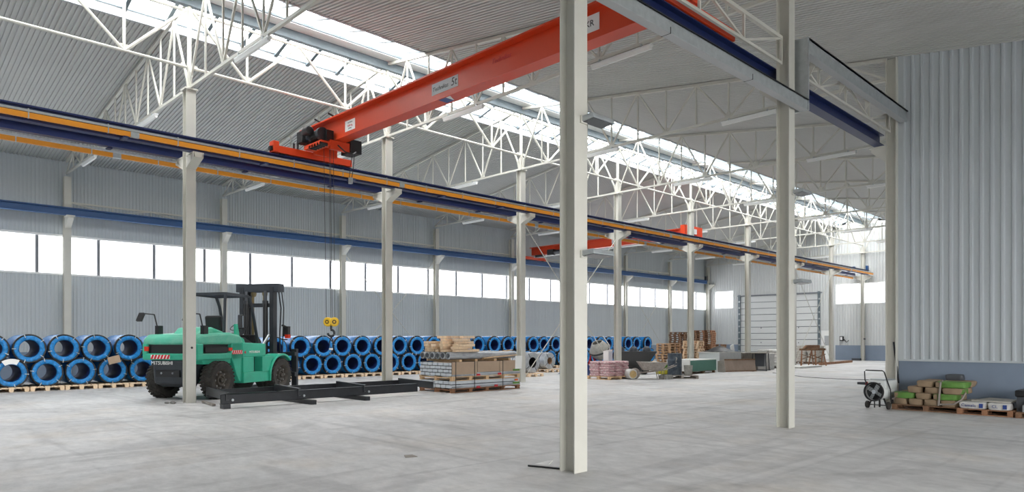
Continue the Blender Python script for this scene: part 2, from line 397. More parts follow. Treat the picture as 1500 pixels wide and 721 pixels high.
# near outer walls (out of the picture) and partition
wr = struct('wall_right', (XE, 5, 0)); GY0, GY1, GZT = -1.0, 9.0, 4.3; NZ0, NZ1 = 1.12, 4.5
MB().box(XE, XE+.2, YB, GY0, 0, NZ0).box(XE, XE+.2, GY1, 18.6, 0, NZ0).box(XE, XE+.2, YB, 18.6, NZ1, 8).box(XE, XE+.2, GY0-.15, GY0, 0, NZ1).box(XE, XE+.2, GY1, GY1+.15, 0, NZ1).box(XE, XE+.2, GY0, GY1, GZT, GZT+.2).build('wall_core', 'clad', wr)
MB().box(XE-.05, XE, YB, GY0, 0, 1.12).box(XE-.05, XE, GY1, 18.6, 0, 1.12).build('plinth', 'plinth', wr)
w4 = struct('window_added', (XE, GY0, NZ0)); y = YB  # unseen glazing, added to bring in more daylight from this side
while y < 18.5:
    c = min(y+2.0, 18.6); z0 = GZT+.2 if GY0-.5 < (y+c)/2 < GY1+.5 else NZ0
    MB().box(XE+.05, XE+.06, y, c, z0, NZ1).build('pane', 'pane_wall', w4); MB().box(XE, XE+.1, c-.03, c+.03, z0, NZ1).build('mullion', 'frame_grey', w4); y = c
ya = MB().box(XE+.2, XE+30, -40, 45, -.2, -.05).box(-50, XE+.2, -40, YB-.2, -.2, -.05).build('pavement', 'yard'); ya['kind'] = 'structure'
wb = struct('wall_near', (-12, YB, 0)); MB().box(-31.6, XE+.2, YB-.2, YB, 0, 10.6).build('wall_core', 'clad', wb); MB().box(-31.3, XE, YB, YB+.05, 0, 1.12).build('plinth', 'plinth', wb)
PY = 18.62
wp = struct('wall_partition', (XR+.12, PY, 0))
MB().box(XR+.1, XE, PY, PY+.15, 0, 9).build('wall_core', 'clad', wp)
MB().box(XR+.02, XR+.18, PY+.15, YE, 0, 9).build('side_core', 'clad', wp)
MB().box(XR+.13, XE, PY-.03, PY, 0, 1.10).build('plinth', 'plinth', wp)
MB().box(XR+.13, XE, PY-.07, PY-.005, 1.09, 1.135).build('drip_trim', 'clad', wp)
x = XR+.13
while x < XE-.01:
    xe = min(x+1.0, XE); inst('cladding_sheet', wall_sheet(xe-x, 1.135, roof(x)+.02, roof(xe)+.02, pitch=.2, d=.04), wp, Vector((x, PY-.005, 0)) - wp.location); x = xe
for i, xs in enumerate((XR+.135,)): MB().box(xs-.03, xs+.1, PY-.05, PY, 1.13, roof(XR)).build('corner_trim', 'clad', wp)

# ---------------------------------------------------------------- roof deck
ce = struct('ceiling', (XM, 20, RIDGE))
SKL, SKR = -20.08, -16.28
def deck_mesh(xa, xb, m='deck'):
    pr = corr_profile(.96, .12, .034, .40); vs = []; bb = MB()
    for u, q in pr: vs += [(xa, u, roof(xa) + q), (xb, u, roof(xb) + q)]
    bb.add(vs, [(2*i, 2*i+1, 2*i+3, 2*i+2) for i in range(len(pr)-1)]); return bb.mesh('deck_sheet', m)
dl, dr_ = deck_mesh(-31.6, SKL), deck_mesh(SKR, XE+.2)
yy = YB-.1
while yy < YE+.2:
    for me in (dl, dr_): inst('deck_sheet', me, ce, Vector((0, yy, 0)) - ce.location)
    yy += .96
# skylight along the ridge
sk = struct('skylight', (XM, 20, RIDGE))
GZ, GR = .21, 10.80                                          # kerb height, glass at the ridge
MB().box(SKL-.03, SKL+.05, YB, YE, roof(SKL)-.06, roof(SKL)+GZ).build('kerb', 'curb', sk)
MB().box(SKR-.05, SKR+.03, YB, YE, roof(SKR)-.02, roof(SKR)+GZ).build('kerb', 'curb', sk)
MB().box(XM-.06, XM+.10, YB, YE, 10.07, 10.32).build('ridge_beam', 'bluegalv', sk)
MB().box(XM+.10, XM+.50, YB, YE, 10.315, 10.34).build('ridge_flashing', 'whitep', sk)
zl, zr = roof(SKL)+GZ, roof(SKR)+GZ
MB().box(SKL+.0, SKL+.07, YB, YE, zl-.035, zl).build('kerb_bead', 'bluegalv', sk)
pl = MB().add([(SKL,0,zl),(XM,0,GR),(XM,1.04,GR),(SKL,1.04,zl)], [(0,1,2,3)]).mesh('pane', 'pane_roof')
pr_ = MB().add([(SKR,0,zr),(XM,0,GR),(XM,1.04,GR),(SKR,1.04,zr)], [(0,3,2,1)]).mesh('pane', 'pane_roof')
bl = MB().bar((SKL+.04,0,zl-.05),(XM-.05,0,GR-.06),.10,.12).mesh('glazing_bar', 'bluegalv')
br = MB().bar((SKR-.04,0,zr-.05),(XM+.05,0,GR-.06),.10,.12).mesh('glazing_bar', 'bluegalv')
yy = 8.62 - 1.04*15
while yy < YE:
    for nm, me in (('pane', pl), ('pane', pr_), ('glazing_bar', bl), ('glazing_bar', br)): inst(nm, me, sk, Vector((0, yy, 0)) - sk.location)
    yy += 1.04
MB().box(XM+.48, XM+.54, YB, YE, 10.34, 10.40).build('purlin', 'bluegalv', sk)
MB().box(SKL-.1, SKR+.1, YB-.2, YB, 9.9, 11).build('end_cap', 'curb', sk); MB().box(SKL-.1, SKR+.1, YE, YE+.2, 9.9, 11).build('end_cap', 'curb', sk)

# ================================================================= steel frame
def hcol(mb, x, y, z0, z1, w=.24, d=.24):
    t = .016
    mb.box(x+w/2-t, x+w/2, y-d/2, y+d/2, z0, z1).box(x-w/2, x-w/2+t, y-d/2, y+d/2, z0, z1).box(x-w/2+t, x+w/2-t, y-.008, y+.008, z0, z1); return mb
where = ['beside the forklift', 'behind the black frame', 'by the strapped profile stack', 'by the pink bag pallet', 'behind the green boards', 'in front of the big door', 'hidden behind the near column', 'beside the service door', 'at the far end wall']
CH = 7.95
for k in range(9):
    c = thing('steel_column', f'cream steel column of the middle row, {where[k]}', 'column', (XM, gy(k), 0), group='columns of the middle row')
    hcol(MB(), XM, gy(k), 0, CH).build('shaft', 'cream', c)
    MB().box(XM-.16, XM+.16, gy(k)-.16, gy(k)+.16, CH-.02, CH+.02).build('cap_plate', 'cream', c)
    MB().tube((XM, gy(k), CH), (XM, gy(k), 10.1), .055, 8).build('post', 'cream', c)
    for sx in (1, -1):
        xa, xe_ = XM+sx*.12, XM+sx*.62
        MB().prism([(xa, gy(k)-.11, 6.23), (xe_, gy(k)-.11, 6.23), (xe_, gy(k)-.11, 6.13), (xa, gy(k)-.11, 5.95)], (0,.018,0)).prism([(xa, gy(k)+.09, 6.23), (xe_, gy(k)+.09, 6.23), (xe_, gy(k)+.09, 6.13), (xa, gy(k)+.09, 5.95)], (0,.018,0)) \
            .box(min(xa, xe_), max(xa, xe_), gy(k)-.13, gy(k)+.13, 6.23, 6.26).prism([(xe_, gy(k)-.12, 6.23), (xe_, gy(k)-.12, 6.13), (xa, gy(k)-.12, 5.93), (xa, gy(k)-.12, 5.97)], (0,.24,0)).build('corbel', 'cream', c)
    MB().prism([(XM-.12, gy(k)-.01, CH+.02), (XM+.12, gy(k)-.01, CH+.02), (XM+.2, gy(k)-.01, CH+.3), (XM, gy(k)-.01, CH+.62), (XM-.2, gy(k)-.01, CH+.3)], (0,.02,0)).build('gusset', 'cream', c)
MB().tube((XM+.119, gy(0)+.02, 1.4), (XM+.123, gy(0)+.02, 1.4), .03, 10).build('bolt_hole', 'black', bpy.data.objects['steel_column'])
for k in range(9):
    c = thing('steel_column', f'cream steel column on the window wall, {ordn(k+1)} from the near end', 'column', (XL, gy(k), 0), group='columns of the window wall')
    hcol(MB(), XL-.02, gy(k), 0, CH-.1).build('shaft', 'cream', c)
    x0, x1 = XL+.1, XL+.58
    MB().prism([(x0, gy(k)-.1, 6.28), (x1, gy(k)-.1, 6.28), (x1, gy(k)-.1, 6.2), (x0, gy(k)-.1, 5.85)], (0,.2,0)).build('corbel', 'cream', c)
    MB().box(x0, x1+.02, gy(k)-.14, gy(k)+.14, 6.28, 6.31).build('seat_plate', 'cream', c)
nearw = ['nearest the camera', 'second of the near row, below the galvanised riser', 'at the corner of the ribbed partition']
for k in range(3):
    c = thing('steel_column', f'cream steel column {nearw[k]}', 'column', (XR, gy(k), 0), group='columns of the near row')
    hcol(MB(), XR, gy(k), 0, roof(XR)-.05).build('shaft', 'cream', c)
    MB().prism([(XR-.12, gy(k)-.1, 6.33), (XR-.45, gy(k)-.1, 6.33), (XR-.45, gy(k)-.1, 6.24), (XR-.12, gy(k)-.1, 5.95)], (0,.2,0)).build('corbel', 'cream', c)
    MB().box(XR-.5, XR-.1, gy(k)-.13, gy(k)+.13, 6.33, 6.36).build('seat_plate', 'cream', c)

# roof trusses: twelve panels a bay, posts at every panel point
def truss(x0, x1, label, cat='truss'):
    t = thing('roof_truss', label, cat, (x0, gy(0), CH), group=None); y = gy(0); n = 12; dx = (x1-x0)/n
    zb = CH+.05; zt = lambda x: roof(x)-.06
    MB().bar((x0, y, zb), (x1, y, zb), .07, .07).build('bottom_chord', 'cream', t)
    MB().bar((x0, y, zt(x0)), (x1, y, zt(x1)), .08, .08).build('top_chord', 'cream', t)
    for i in range(1, n):
        x = x0+dx*i; MB().bar((x, y, zb), (x, y, zt(x)), .042, .042, (0,1,0)).build('vertical', 'cream', t)
    for i in range(n):
        xa, xb = x0+dx*i, x0+dx*(i+1)
        pa = (xa, y, zb if i % 2 == 0 else zt(xa)); pb = (xb, y, zt(xb) if i % 2 == 0 else zb)
        MB().bar(pa, pb, .048, .048, (0,1,0)).build('diagonal', 'cream', t)
    for i in range(2, n, 2):
        x = x0+dx*i; MB().prism([(x-.12, y-.008, zb+.03), (x+.12, y-.008, zb+.03), (x+.06, y-.008, zb+.18), (x-.06, y-.008, zb+.18)], (0,.016,0)).build('gusset', 'cream', t)
    return t
ta = truss(XM+.02, XR-.12, 'cream lattice roof truss of the crane bay, first from the near end'); tb = truss(XL-.1, XM-.02, 'cream lattice roof truss of the coil bay, first from the near end')
ta['group'] = 'trusses of the crane bay'; tb['group'] = 'trusses of the coil bay'
for k in range(1, 9):
    copy_tree(ta, ta.location + Vector((0, S*k, 0)), label=f'cream lattice roof truss of the crane bay, {ordn(k+1)} from the near end')
    copy_tree(tb, tb.location + Vector((0, S*k, 0)), label=f'cream lattice roof truss of the coil bay, {ordn(k+1)} from the near end')
# ridge bracing truss along the middle row
def ridge_truss(k):
    y = gy(k); t = thing('ridge_truss', f'white lengthwise truss under the skylight, {ordn(k+2)} bay from the near end', 'truss', (XM, y, 8.5), group='lengthwise trusses')
    zb, zt = 8.52, 9.95
    MB().tube((XM, y+.07, zb), (XM, y+S-.07, zb), .042, 8).build('bottom_chord', 'cream', t); MB().tube((XM, y+.07, zt), (XM, y+S-.07, zt), .042, 8).build('top_chord', 'cream', t)
    P = [(.1, zt), (1.5, zb), (3, zt), (4.5, zb), (5.9, zt)]
    for (a, za), (c, zc) in zip(P, P[1:]): MB().tube((XM, y+a, za), (XM, y+c, zc), .04, 8).build('diagonal', 'cream', t)
    for a in (1.5, 4.5): MB().tube((XM, y+a, zb), (XM, y+a, zt), .036, 8).build('vertical', 'cream', t)
    for a, z, s, w in ((1.5, zb, 1, .15), (4.5, zb, 1, .15), (3, zt, -1, .13), (.17, zt, -1, .09), (5.83, zt, -1, .09), (.15, zb, 1, .08), (5.85, zb, 1, .08)):
        MB().prism([(XM-.008, y+a-w, z-s*.03), (XM-.008, y+a+w, z-s*.03), (XM-.008, y+a+w*.6, z+s*w*1.1), (XM-.008, y+a-w*.6, z+s*w*1.1)], (.016,0,0)).build('gusset', 'cream', t)
    return t
t0 = ridge_truss(-1)
for k in range(0, 8): copy_tree(t0, t0.location + Vector((0, S*(k+1), 0)), label=f'white lengthwise truss under the skylight, {ordn(k+2)} bay from the near end')

# diagonal rods
def rods(x, k, label):
    t = thing('cross_brace', label, 'brace', (x, gy(k), 0), group='cross braces')
    MB().tube((x, gy(k)+.12, 6.0), (x, gy(k+1)-.12, .15), .018, 6).build('rod', 'cream', t); MB().tube((x+.05, gy(k)+.12, .15), (x+.05, gy(k+1)-.12, 6.0), .018, 6).build('rod', 'cream', t)
rods(XM, 2, 'thin crossed tie rods between middle columns beyond the profile stack'); rods(XM, 6, 'thin crossed tie rods between the last middle columns by the door')
rods(XL-.1, 2, 'thin crossed tie rods on the window wall behind the hook'); rods(XL-.1, 6, 'thin crossed tie rods on the window wall near the far end')

# crane runways
def runway(name, label, x, z0, z1, ya, yb, m, w=.2):
    t = thing(name, label, 'crane rail', (x, ya, z0))
    MB().ibeam((x, ya, (z0+z1)/2), (x, yb, (z0+z1)/2), z1-z0, w).build('girder', m, t)
    MB().box(x-.03, x+.03, ya, yb, z1, z1+.04).build('rail', m, t); return t
ra = runway('crane_runway', 'navy crane runway girder on the camera side of the middle columns', XM+.46, 6.27, 6.60, -7.5, 54.3, 'navy')
rb_ = runway('crane_runway', 'navy crane runway girder on the coil side of the middle columns', XM-.46, 6.27, 6.60, -7.5, 54.3, 'navy')
rc = runway('crane_runway', 'blue crane runway girder along the window wall, lightened as if window-lit', XL+.42, 6.31, 6.58, -7.5, 53.6, 'navy_lit', .22)
rd = runway('crane_runway', 'navy crane runway girder along the near column row', XR-.26, 6.36, 6.62, -7.5, gy(2)-.1, 'navy', .22)
for t, x, sx in ((ra, XM+.46, 1), (rb_, XM-.46, -1)):
    for k in range(-1, 8):
        for f in (.28, .72):
            y = gy(k)+S*f; MB().box(min(x, x+sx*.36), max(x, x+sx*.36), y-.05, y+.05, 6.235, 6.27).build('bracket_arm', 'navy', t)
for x in (XM+.40, XM-.52):
    MB().box(x+.0, x+.12, 53.9, 54.2, 6.62, 6.95).build('end_stop', 'navy_lit', ra if x > XM else rb_)
MB().box(XL+.36, XL+.5, 53.3, 53.6, 6.6, 6.95).build('end_stop', 'black', rc)
def conductor(label, x, z):
    t = thing('conductor_rail', label, 'conductor rail', (x, -7.5, z))
    MB().box(x-.03, x+.03, -7.5, 54.4, z-.055, z+.055).build('rail', 'orange', t)
    MB().box(x-.02, x+.02, -7.5, 54.4, z+.075, z+.125).build('carrier', 'galv', t)
    hg = MB().box(-.034, .034, -.012, .012, -.062, .14).mesh('hanger', 'galv'); jb = MB().box(-.042, .042, -.09, .09, -.06, .06).mesh('joint_cover', 'galv')
    y = -6.0; i = 0
    while y < 54:
        inst('hanger', hg, t, Vector((x, y, z)) - t.location)
        if i % 5 == 2: inst('joint_cover', jb, t, Vector((x, y+.55, z)) - t.location)
        y += 1.5; i += 1
conductor('orange conductor rail facing the camera along the middle row', XM+.74, 6.345)
conductor('orange conductor rail on the coil side of the middle row', XM-.66, 6.13)

# lattices beside the runways
def lattice(x, k, z0, z1, label, n=4, group='runway lattices', s=.05):
    y0, y1 = gy(k)+.14, gy(k+1)-.14; t = thing('runway_lattice', label, 'lattice', (x, y0, z0), group=group)
    MB().bar((x, y0, z0), (x, y1, z0), s, s).build('chord', 'cream', t); MB().bar((x, y0, z1), (x, y1, z1), s*1.3, s*1.3).build('chord', 'cream', t)
    d = (y1-y0)/n
    for i in range(n):
        a, c = (z1, z0) if i % 2 == 0 else (z0, z1)
        MB().bar((x, y0+d*i, a), (x, y0+d*(i+1), c), s*.8, s*.8, (1,0,0)).build('diagonal', 'cream', t)
    for i in range(n+1): MB().bar((x, y0+d*i, z0), (x, y0+d*i, z1), s*.8, s*.8, (1,0,0)).build('vertical', 'cream', t)
for k in range(-2, 2): lattice(XR-.02, k, 6.66, 7.12, f'cream lattice above the near runway, {ordn(k+3)} bay from the near end', 4)
for k in range(0, 8): lattice(XL-.04, k, 6.62, 6.88, f'slim cream lattice above the blue window-wall runway, {ordn(k+1)} bay', 4)
# galvanised trunking that steps up past the second near column
tr = thing('trunking', 'galvanised trunking that steps up past the near columns', 'trunking', (XR+.25, -7, 5.82))
MB().box(-5.38, -5.36, -7.5, 12.75, 5.82, 5.99).box(-5.255, -5.235, -7.5, 12.75, 5.82, 6.0).box(-5.38, -5.235, -7.5, 12.75, 5.99, 6.005).build('lower_channel', 'galv', tr)
MB().box(-5.375, -5.24, -7.5, 12.72, 5.812, 5.825).build('lower_cover', 'curb', tr)
MB().box(-5.62, -5.225, 12.76, 12.80, 5.82, 7.16).build('riser_plate', 'galv', tr)
MB().box(-5.38, -5.36, 12.8, 18.55, 6.88, 7.1).box(-5.245, -5.225, 12.8, 18.55, 6.87, 7.13).box(-5.38, -5.225, 12.8, 18.55, 7.1, 7.13).build('upper_channel', 'galv', tr)
MB().box(-5.375, -5.23, 12.8, 18.5, 6.865, 6.88).build('upper_cover', 'curb', tr)
MB().box(-5.235, -5.215, -7.5, 12.8, 6.0, 6.012).box(-5.24, -5.215, 12.8, 18.6, 7.13, 7.145).build('lip', 'black', tr)
for i, y in enumerate((2.0, 4.0, 6.0, 8.2, 10.6)): MB().box(-5.385, -5.23, y, y+.012, 5.81, 5.9).build('joint', 'black', tr)
for y in (13.5, 15.0, 16.5): MB().box(-5.52, -5.35, y-.03, y+.03, 6.95, 7.0).prism([(-5.5, y-.01, 6.95), (-5.36, y-.01, 6.95), (-5.5, y-.01, 6.7)], (0,.02,0)).build('bracket', 'cream', tr)

# batten lights under the trusses
def batten(x0, x1, k, label):
    t = thing('batten_light', label, 'light', ((x0+x1)/2, gy(k), 7.8), group='batten lights'); y = gy(k)
    MB().box(x0, x1, y-.05, y+.05, 7.90, 7.94).build('body', 'whitep', t); MB().prism([(x0+.02, y-.045, 7.90), (x0+.02, y+.045, 7.90), (x0+.02, y+.03, 7.83), (x0+.02, y-.03, 7.83)], (x1-x0-.04, 0, 0)).build('diffuser', 'white', t)
    for x in (x0+.25, x1-.25): MB().box(x-.02, x+.02, y-.055, y+.055, 7.93, 7.99).build('clip', 'galv', t)
bay = ['crane bay near the ridge', 'crane bay near the partition', 'coil bay near the ridge', 'coil bay near the windows']
for k in range(9):
    for j, (a, c) in enumerate(((-15.5, -13.8), (-10.1, -8.45), (-22.4, -20.8), (-28.7, -27.0))):
        batten(a, c, k, f'white batten light on the {ordn(k+1)} truss, {bay[j]}')

# flood lights on the near columns
for k in (0, 1):
    for z, nm in ((2.66, 'low'), (4.30, 'high')):
        t = thing('flood_light', f'{nm} grey flood light on the ' + ('nearest column' if k == 0 else 'second near column'), 'light', (XR+.12, gy(k), z))
        y = gy(k)
        MB().box(XR+.02, XR+.14, y-.02, y+.1, z-.04, z+.05).build('bracket', 'cream', t)
        MB().prism([(XR+.1, y, z-.02), (XR+.32, y, z+.0), (XR+.3, y, z+.06), (XR+.1, y, z+.05)], (0,.42,0)).build('housing', 'galv', t, bevel=.01)
        MB().prism([(XR+.12, y+.02, z-.025), (XR+.3, y+.02, z-.006), (XR+.3, y+.02, z-.002), (XR+.12, y+.02, z-.021)], (0,.38,0)).build('lens', 'glassdark', t)

# ================================================================= bridge cranes
def bridge(label, y, xa, xb, z0, z1, carr, zc, ya, yb):
    t = thing('bridge_crane', label, 'crane', (xa, y, z0))
    MB().box(xa, xb, y-.15, y+.15, z0, z1).build('girder', 'red', t, bevel=.006)
    MB().box(xa, xb, y-.33, y+.33, z1, z1+.035).build('top_flange', 'red', t)
    MB().box(xa+.5, xb-.3, y-.17, y+.17, z0-.02, z0).build('bottom_flange', 'red', t)
    for x in carr:
        e = MB().box(x-.11, x+.11, ya, yb, zc, zc+.19).box(x-.13, x+.13, ya, ya+.16, zc+.02, zc+.30).build('end_carriage', 'red', t, bevel=.008)
        for yw in (ya+.3, yb-.3): 
            w = MB().tube((x-.05, yw, zc+.04), (x+.05, yw, zc+.04), .09, 16).build('wheel', 'darkmetal', e, world=False)
            w.location = -Vector(wloc(e)) ; w.location = (0,0,0)
        b = MB().cbox((x, ya-.03, zc+.1), (.12,.06,.1)).build('buffer', 'black', e, world=False)
    return t
c1 = bridge('long red bridge crane marked 5t over the near bay', 9.70, -17.95, -5.72, 6.90, 7.40, (XM+.46, XR-.26), 6.66, 8.5, 10.92)
def plate(t, x0, x1, z0, z1, y, txt=None, size=.1, m='white', tm='black', shear=0, border=None):
    p = MB().box(x0, x1, y-.004, y, z0, z1).build('sign_plate', m, t)
    for q in (txt if isinstance(txt, list) else [(txt, size, 0, 0, tm)] if txt else []):
        inst('lettering', text_mesh(q[0], q[1], q[4], .0015, shear), p, ((x0+x1)/2+q[2], y-.006, (z0+z1)/2+q[3]), (PI/2,0,0))
    return p
plate(c1, -12.22, -11.32, 7.02, 7.27, 9.548, [('Technikas', .135, -.15, -.01, 'machinegrey'), ('5t', .24, .31, .0, 'black')], m='signgrey', shear=.15)
plate(c1, -15.85, -15.38, 6.99, 7.26, 9.548, [('CAUTION', .05, 0, .07, 'machinegrey'), ('5000 kg', .075, 0, -.01, 'decalred'), ('LIFTING', .045, 0, -.08, 'machinegrey')], m='white')
plate(c1, -7.95, -7.52, 7.02, 7.32, 9.548, [('KR', .16, 0, 0, 'black')], m='white')
inst('lettering', text_mesh('Technikas', .14, 'decalred', .0015, .3), c1, Vector((-10.0, 9.546, 7.22)) - c1.location, (PI/2,0,0))
MB().prism([(-12.0, 9.56, 6.876), (-11.75, 9.56, 6.876), (-11.75, 9.8, 6.876), (-12.0, 9.8, 6.876)], (0,0,.003)).build('capacity_sticker', 'plastic_blue', c1); MB().prism([(-11.75, 9.56, 6.876), (-11.6, 9.56, 6.876), (-11.75, 9.8, 6.876)], (0,0,.003)).build('capacity_sticker', 'white', c1)
for x in (-16.9, -16.2): MB().tube((x, 9.45, 7.44), (x, 9.25, 7.50), .025, 8).build('buffer_pin', 'black', c1)
MB().lathe([(.05, -.01), (.065, 0), (.05, .01), (.035, 0)], 14, (-11.9, 9.7, 7.5), 'x', True).build('lifting_eye', 'red', c1)
for dx in (-.1, .12): MB().tube((XM+.46+dx, 9.2, 6.85), (XM+.46+dx, 9.2, 7.05), .03, 8).build('buffer_post', 'black', c1)
# hoist hanging on the girder
h = thing('hoist', 'black wire rope hoist at the window end of the red girder', 'hoist', (-16.9, 9.3, 6.6))
MB().box(-17.42, -17.12, 9.0, 9.4, 6.88, 7.2).build('gearbox', 'black', h, bevel=.02); MB().box(-17.43, -17.42, 9.05, 9.25, 6.98, 7.12).build('rating_plate', 'white', h)
MB().lathe([(0,-17.12),(.15,-17.12),(.17,-17.08),(.17,-16.98),(.13,-16.95),(.13,-16.6),(.17,-16.57),(.17,-16.45),(0,-16.45)], 20, (0,9.25,7.02), 'x').build('rope_drum', 'darkmetal', h, smooth=True)
for k in range(7): MB().lathe([(.13, -.015), (.145, 0), (.13, .015)], 16, (-16.92+.05*k, 9.25, 7.02), 'x').build('groove', 'black', h, smooth=True)
MB().lathe([(0,-17.0),(.1,-17.0),(.11,-16.95),(.11,-16.72),(.08,-16.70),(0,-16.70)], 18, (0,9.02,7.12), 'x').build('motor', 'black', h, smooth=True); MB().tube((-17.02, 9.02, 7.12), (-17.0, 9.02, 7.12), .07, 16).build('fan_cover', 'galv', h)
MB().box(-17.2, -16.3, 9.1, 9.4, 6.70, 6.80).box(-17.2, -17.1, 9.38, 10.05, 6.62, 6.86).box(-16.4, -16.3, 9.38, 10.05, 6.62, 6.86).build('trolley_frame', 'red', h)
MB().box(-17.15, -17.0, 9.3, 9.5, 6.85, 7.12).box(-16.5, -16.35, 9.3, 9.5, 6.85, 7.12).build('side_plate', 'black', h)
MB().box(-16.75, -16.25, 9.95, 10.3, 6.62, 6.98).build('control_box', 'black', h, bevel=.015)
for q in range(5): MB().tube((-16.9+.14*q, 9.1, 6.72), (-16.9+.14*q, 9.3, 6.72), .05, 10).build('sheave', 'black', h)
MB().path([(-16.3,9.6,6.75),(-16.1,9.7,6.55),(-16.05,9.9,6.52),(-16.15,10.05,6.62)], .02).build('cable_loop', 'black', h)
MB().path([(-16.3,10.1,6.65),(-16.28,10.05,6.2),(-16.3,10.0,5.85)], .012).path([(-16.4,10.1,6.65),(-16.42,10.05,6.3),(-16.4,10.0,5.95)], .01).build('pendant_cable', 'cable', h)
MB().cbox((-16.33,10.0,5.88), (.1,.08,.16)).build('pendant_plug', 'galv', h)
for dx, dy in ((-.17,-.05), (-.03,.05), (.07,-.05), (.1,.05)): MB().tube((-16.65+dx, 9.6+dy, 2.2), (-16.65+dx*1.2, 9.55+dy, 6.75), .007, 5).build('wire_rope', 'cable', h)
hk = thing('hook_block', 'yellow pulley block with black hook hanging over the coils', 'hook', (-16.65, 9.6, 1.4))
R45 = Matrix.Rotation(math.radians(-45), 3, 'Z')
for s_ in (-1, 1):
    cx = Vector((-16.65, 9.6, 2.08)) + R45 @ Vector((0, 0, 0)) + Vector((.7071,.7071,0))*.085*s_
    ch = MB().lathe([(0,-.055),(.10,-.055),(.125,-.03),(.125,.03),(.10,.055),(0,.055)], 20, (0,0,0), 'y').tf(Matrix.Rotation(math.radians(45+12*s_), 4, 'Z')); ch.v = [tuple(Vector(p)+cx) for p in ch.v]
    cheek = ch.build('sheave_guard', 'yellow', hk, smooth=True)
    nm = MB().lathe([(.03,-.06),(.055,-.06),(.055,-.058),(.03,-.058)], 16, (0,0,0), 'y', True).tf(Matrix.Rotation(math.radians(45+12*s_), 4, 'Z')); nm.v = [tuple(Vector(p)+cx) for p in nm.v]
    nm.build('number_ring', 'black', hk)
MB().tube((-16.65,9.6,1.98), (-16.65,9.6,1.88), .03, 10).build('shank', 'darkmetal', hk)
pts = []
for i in range(15):
    a = math.radians(100 - i*20); pts.append((-16.65 + .7*.085*math.cos(a), 9.6 + .71*.085*math.cos(a), 1.78 + .085*math.sin(a)))
MB().path(pts, .032, 8).build('hook', 'darkmetal', hk, smooth=True)
MB().path([(-16.65,9.6,1.69), (-16.7,9.57,1.5), (-16.66,9.6,1.36), (-16.6,9.64,1.5), (-16.64,9.6,1.69)], .016).build('sling', 'darkmetal', hk)
MB().cbox((-16.66,9.6,1.35), (.1,.06,.05)).build('sling_tag', 'white', hk)
# second crane, coil bay
c2 = bridge('far red bridge crane spanning the coil bay', 32.0, -30.55, XM-.55, 6.92, 7.36, (XL+.42, XM-.46), 6.64, 30.9, 33.2)
MB().box(-30.2, -19.2, 31.72, 31.80, 6.74, 6.80).build('cable_track', 'whitep', c2)
MB().box(-18.95, -18.70, 30.6, 32.3, 6.85, 7.36).build('motor_housing', 'red', c2)
plate(c2, -24.2, -23.8, 7.05, 7.3, 31.848, [('5t', .18, 0, 0, 'machinegrey')], m='signgrey')
h2 = thing('hoist', 'small black hoist at the window end of the far crane', 'hoist', (-28.6, 31.6, 6.6))
MB().box(-28.9, -28.4, 31.5, 31.8, 6.75, 7.1).build('gearbox', 'black', h2, bevel=.02); MB().tube((-28.4,31.65,6.92), (-27.9,31.65,6.92), .13, 14).build('rope_drum', 'darkmetal', h2); MB().box(-29.9, -29.3, 31.5, 31.8, 6.70, 6.85).build('trolley_frame', 'darkmetal', h2)
MB().box(-18.68, -18.6, 30.9, 31.6, 6.95, 7.2).build('control_box', 'whitep', c2)

# ================================================================= pallets
def pallet(name, label, L, W, H, m='wood', group=None, cat='pallet', nb=5, nr=3):
    """L along x (runner direction), W along y; runners of blocks under deck boards"""
    t = thing(name, label, cat, (0,0,0), group=group); th = .022
    bd = MB().box(-L/2, L/2, -W/nb*.40, W/nb*.40, H-th, H).mesh('deck_board', m)
    st = MB().box(-.05, .05, -W/2, W/2, H-2*th, H-th).mesh('stringer', m)
    bk = MB().box(-.05, .05, -.06, .06, th, H-2*th).mesh('block', m)
    bb = MB().box(-L/2, L/2, -.05, .05, 0, th).mesh('bottom_board', m)
    for i in range(nb): inst('deck_board', bd, t, (0, -W/2 + W/nb*(i+.5), 0))
    for x in (-L/2+.05, 0, L/2-.05):
        inst('stringer', st, t, (x, 0, 0))
        for j in range(nr): inst('block', bk, t, (x, -W/2+.06 + (W-.12)*j/(nr-1), 0))
    for j in range(nr): inst('bottom_board', bb, t, (0, -W/2+.06 + (W-.12)*j/(nr-1), 0))
    return t

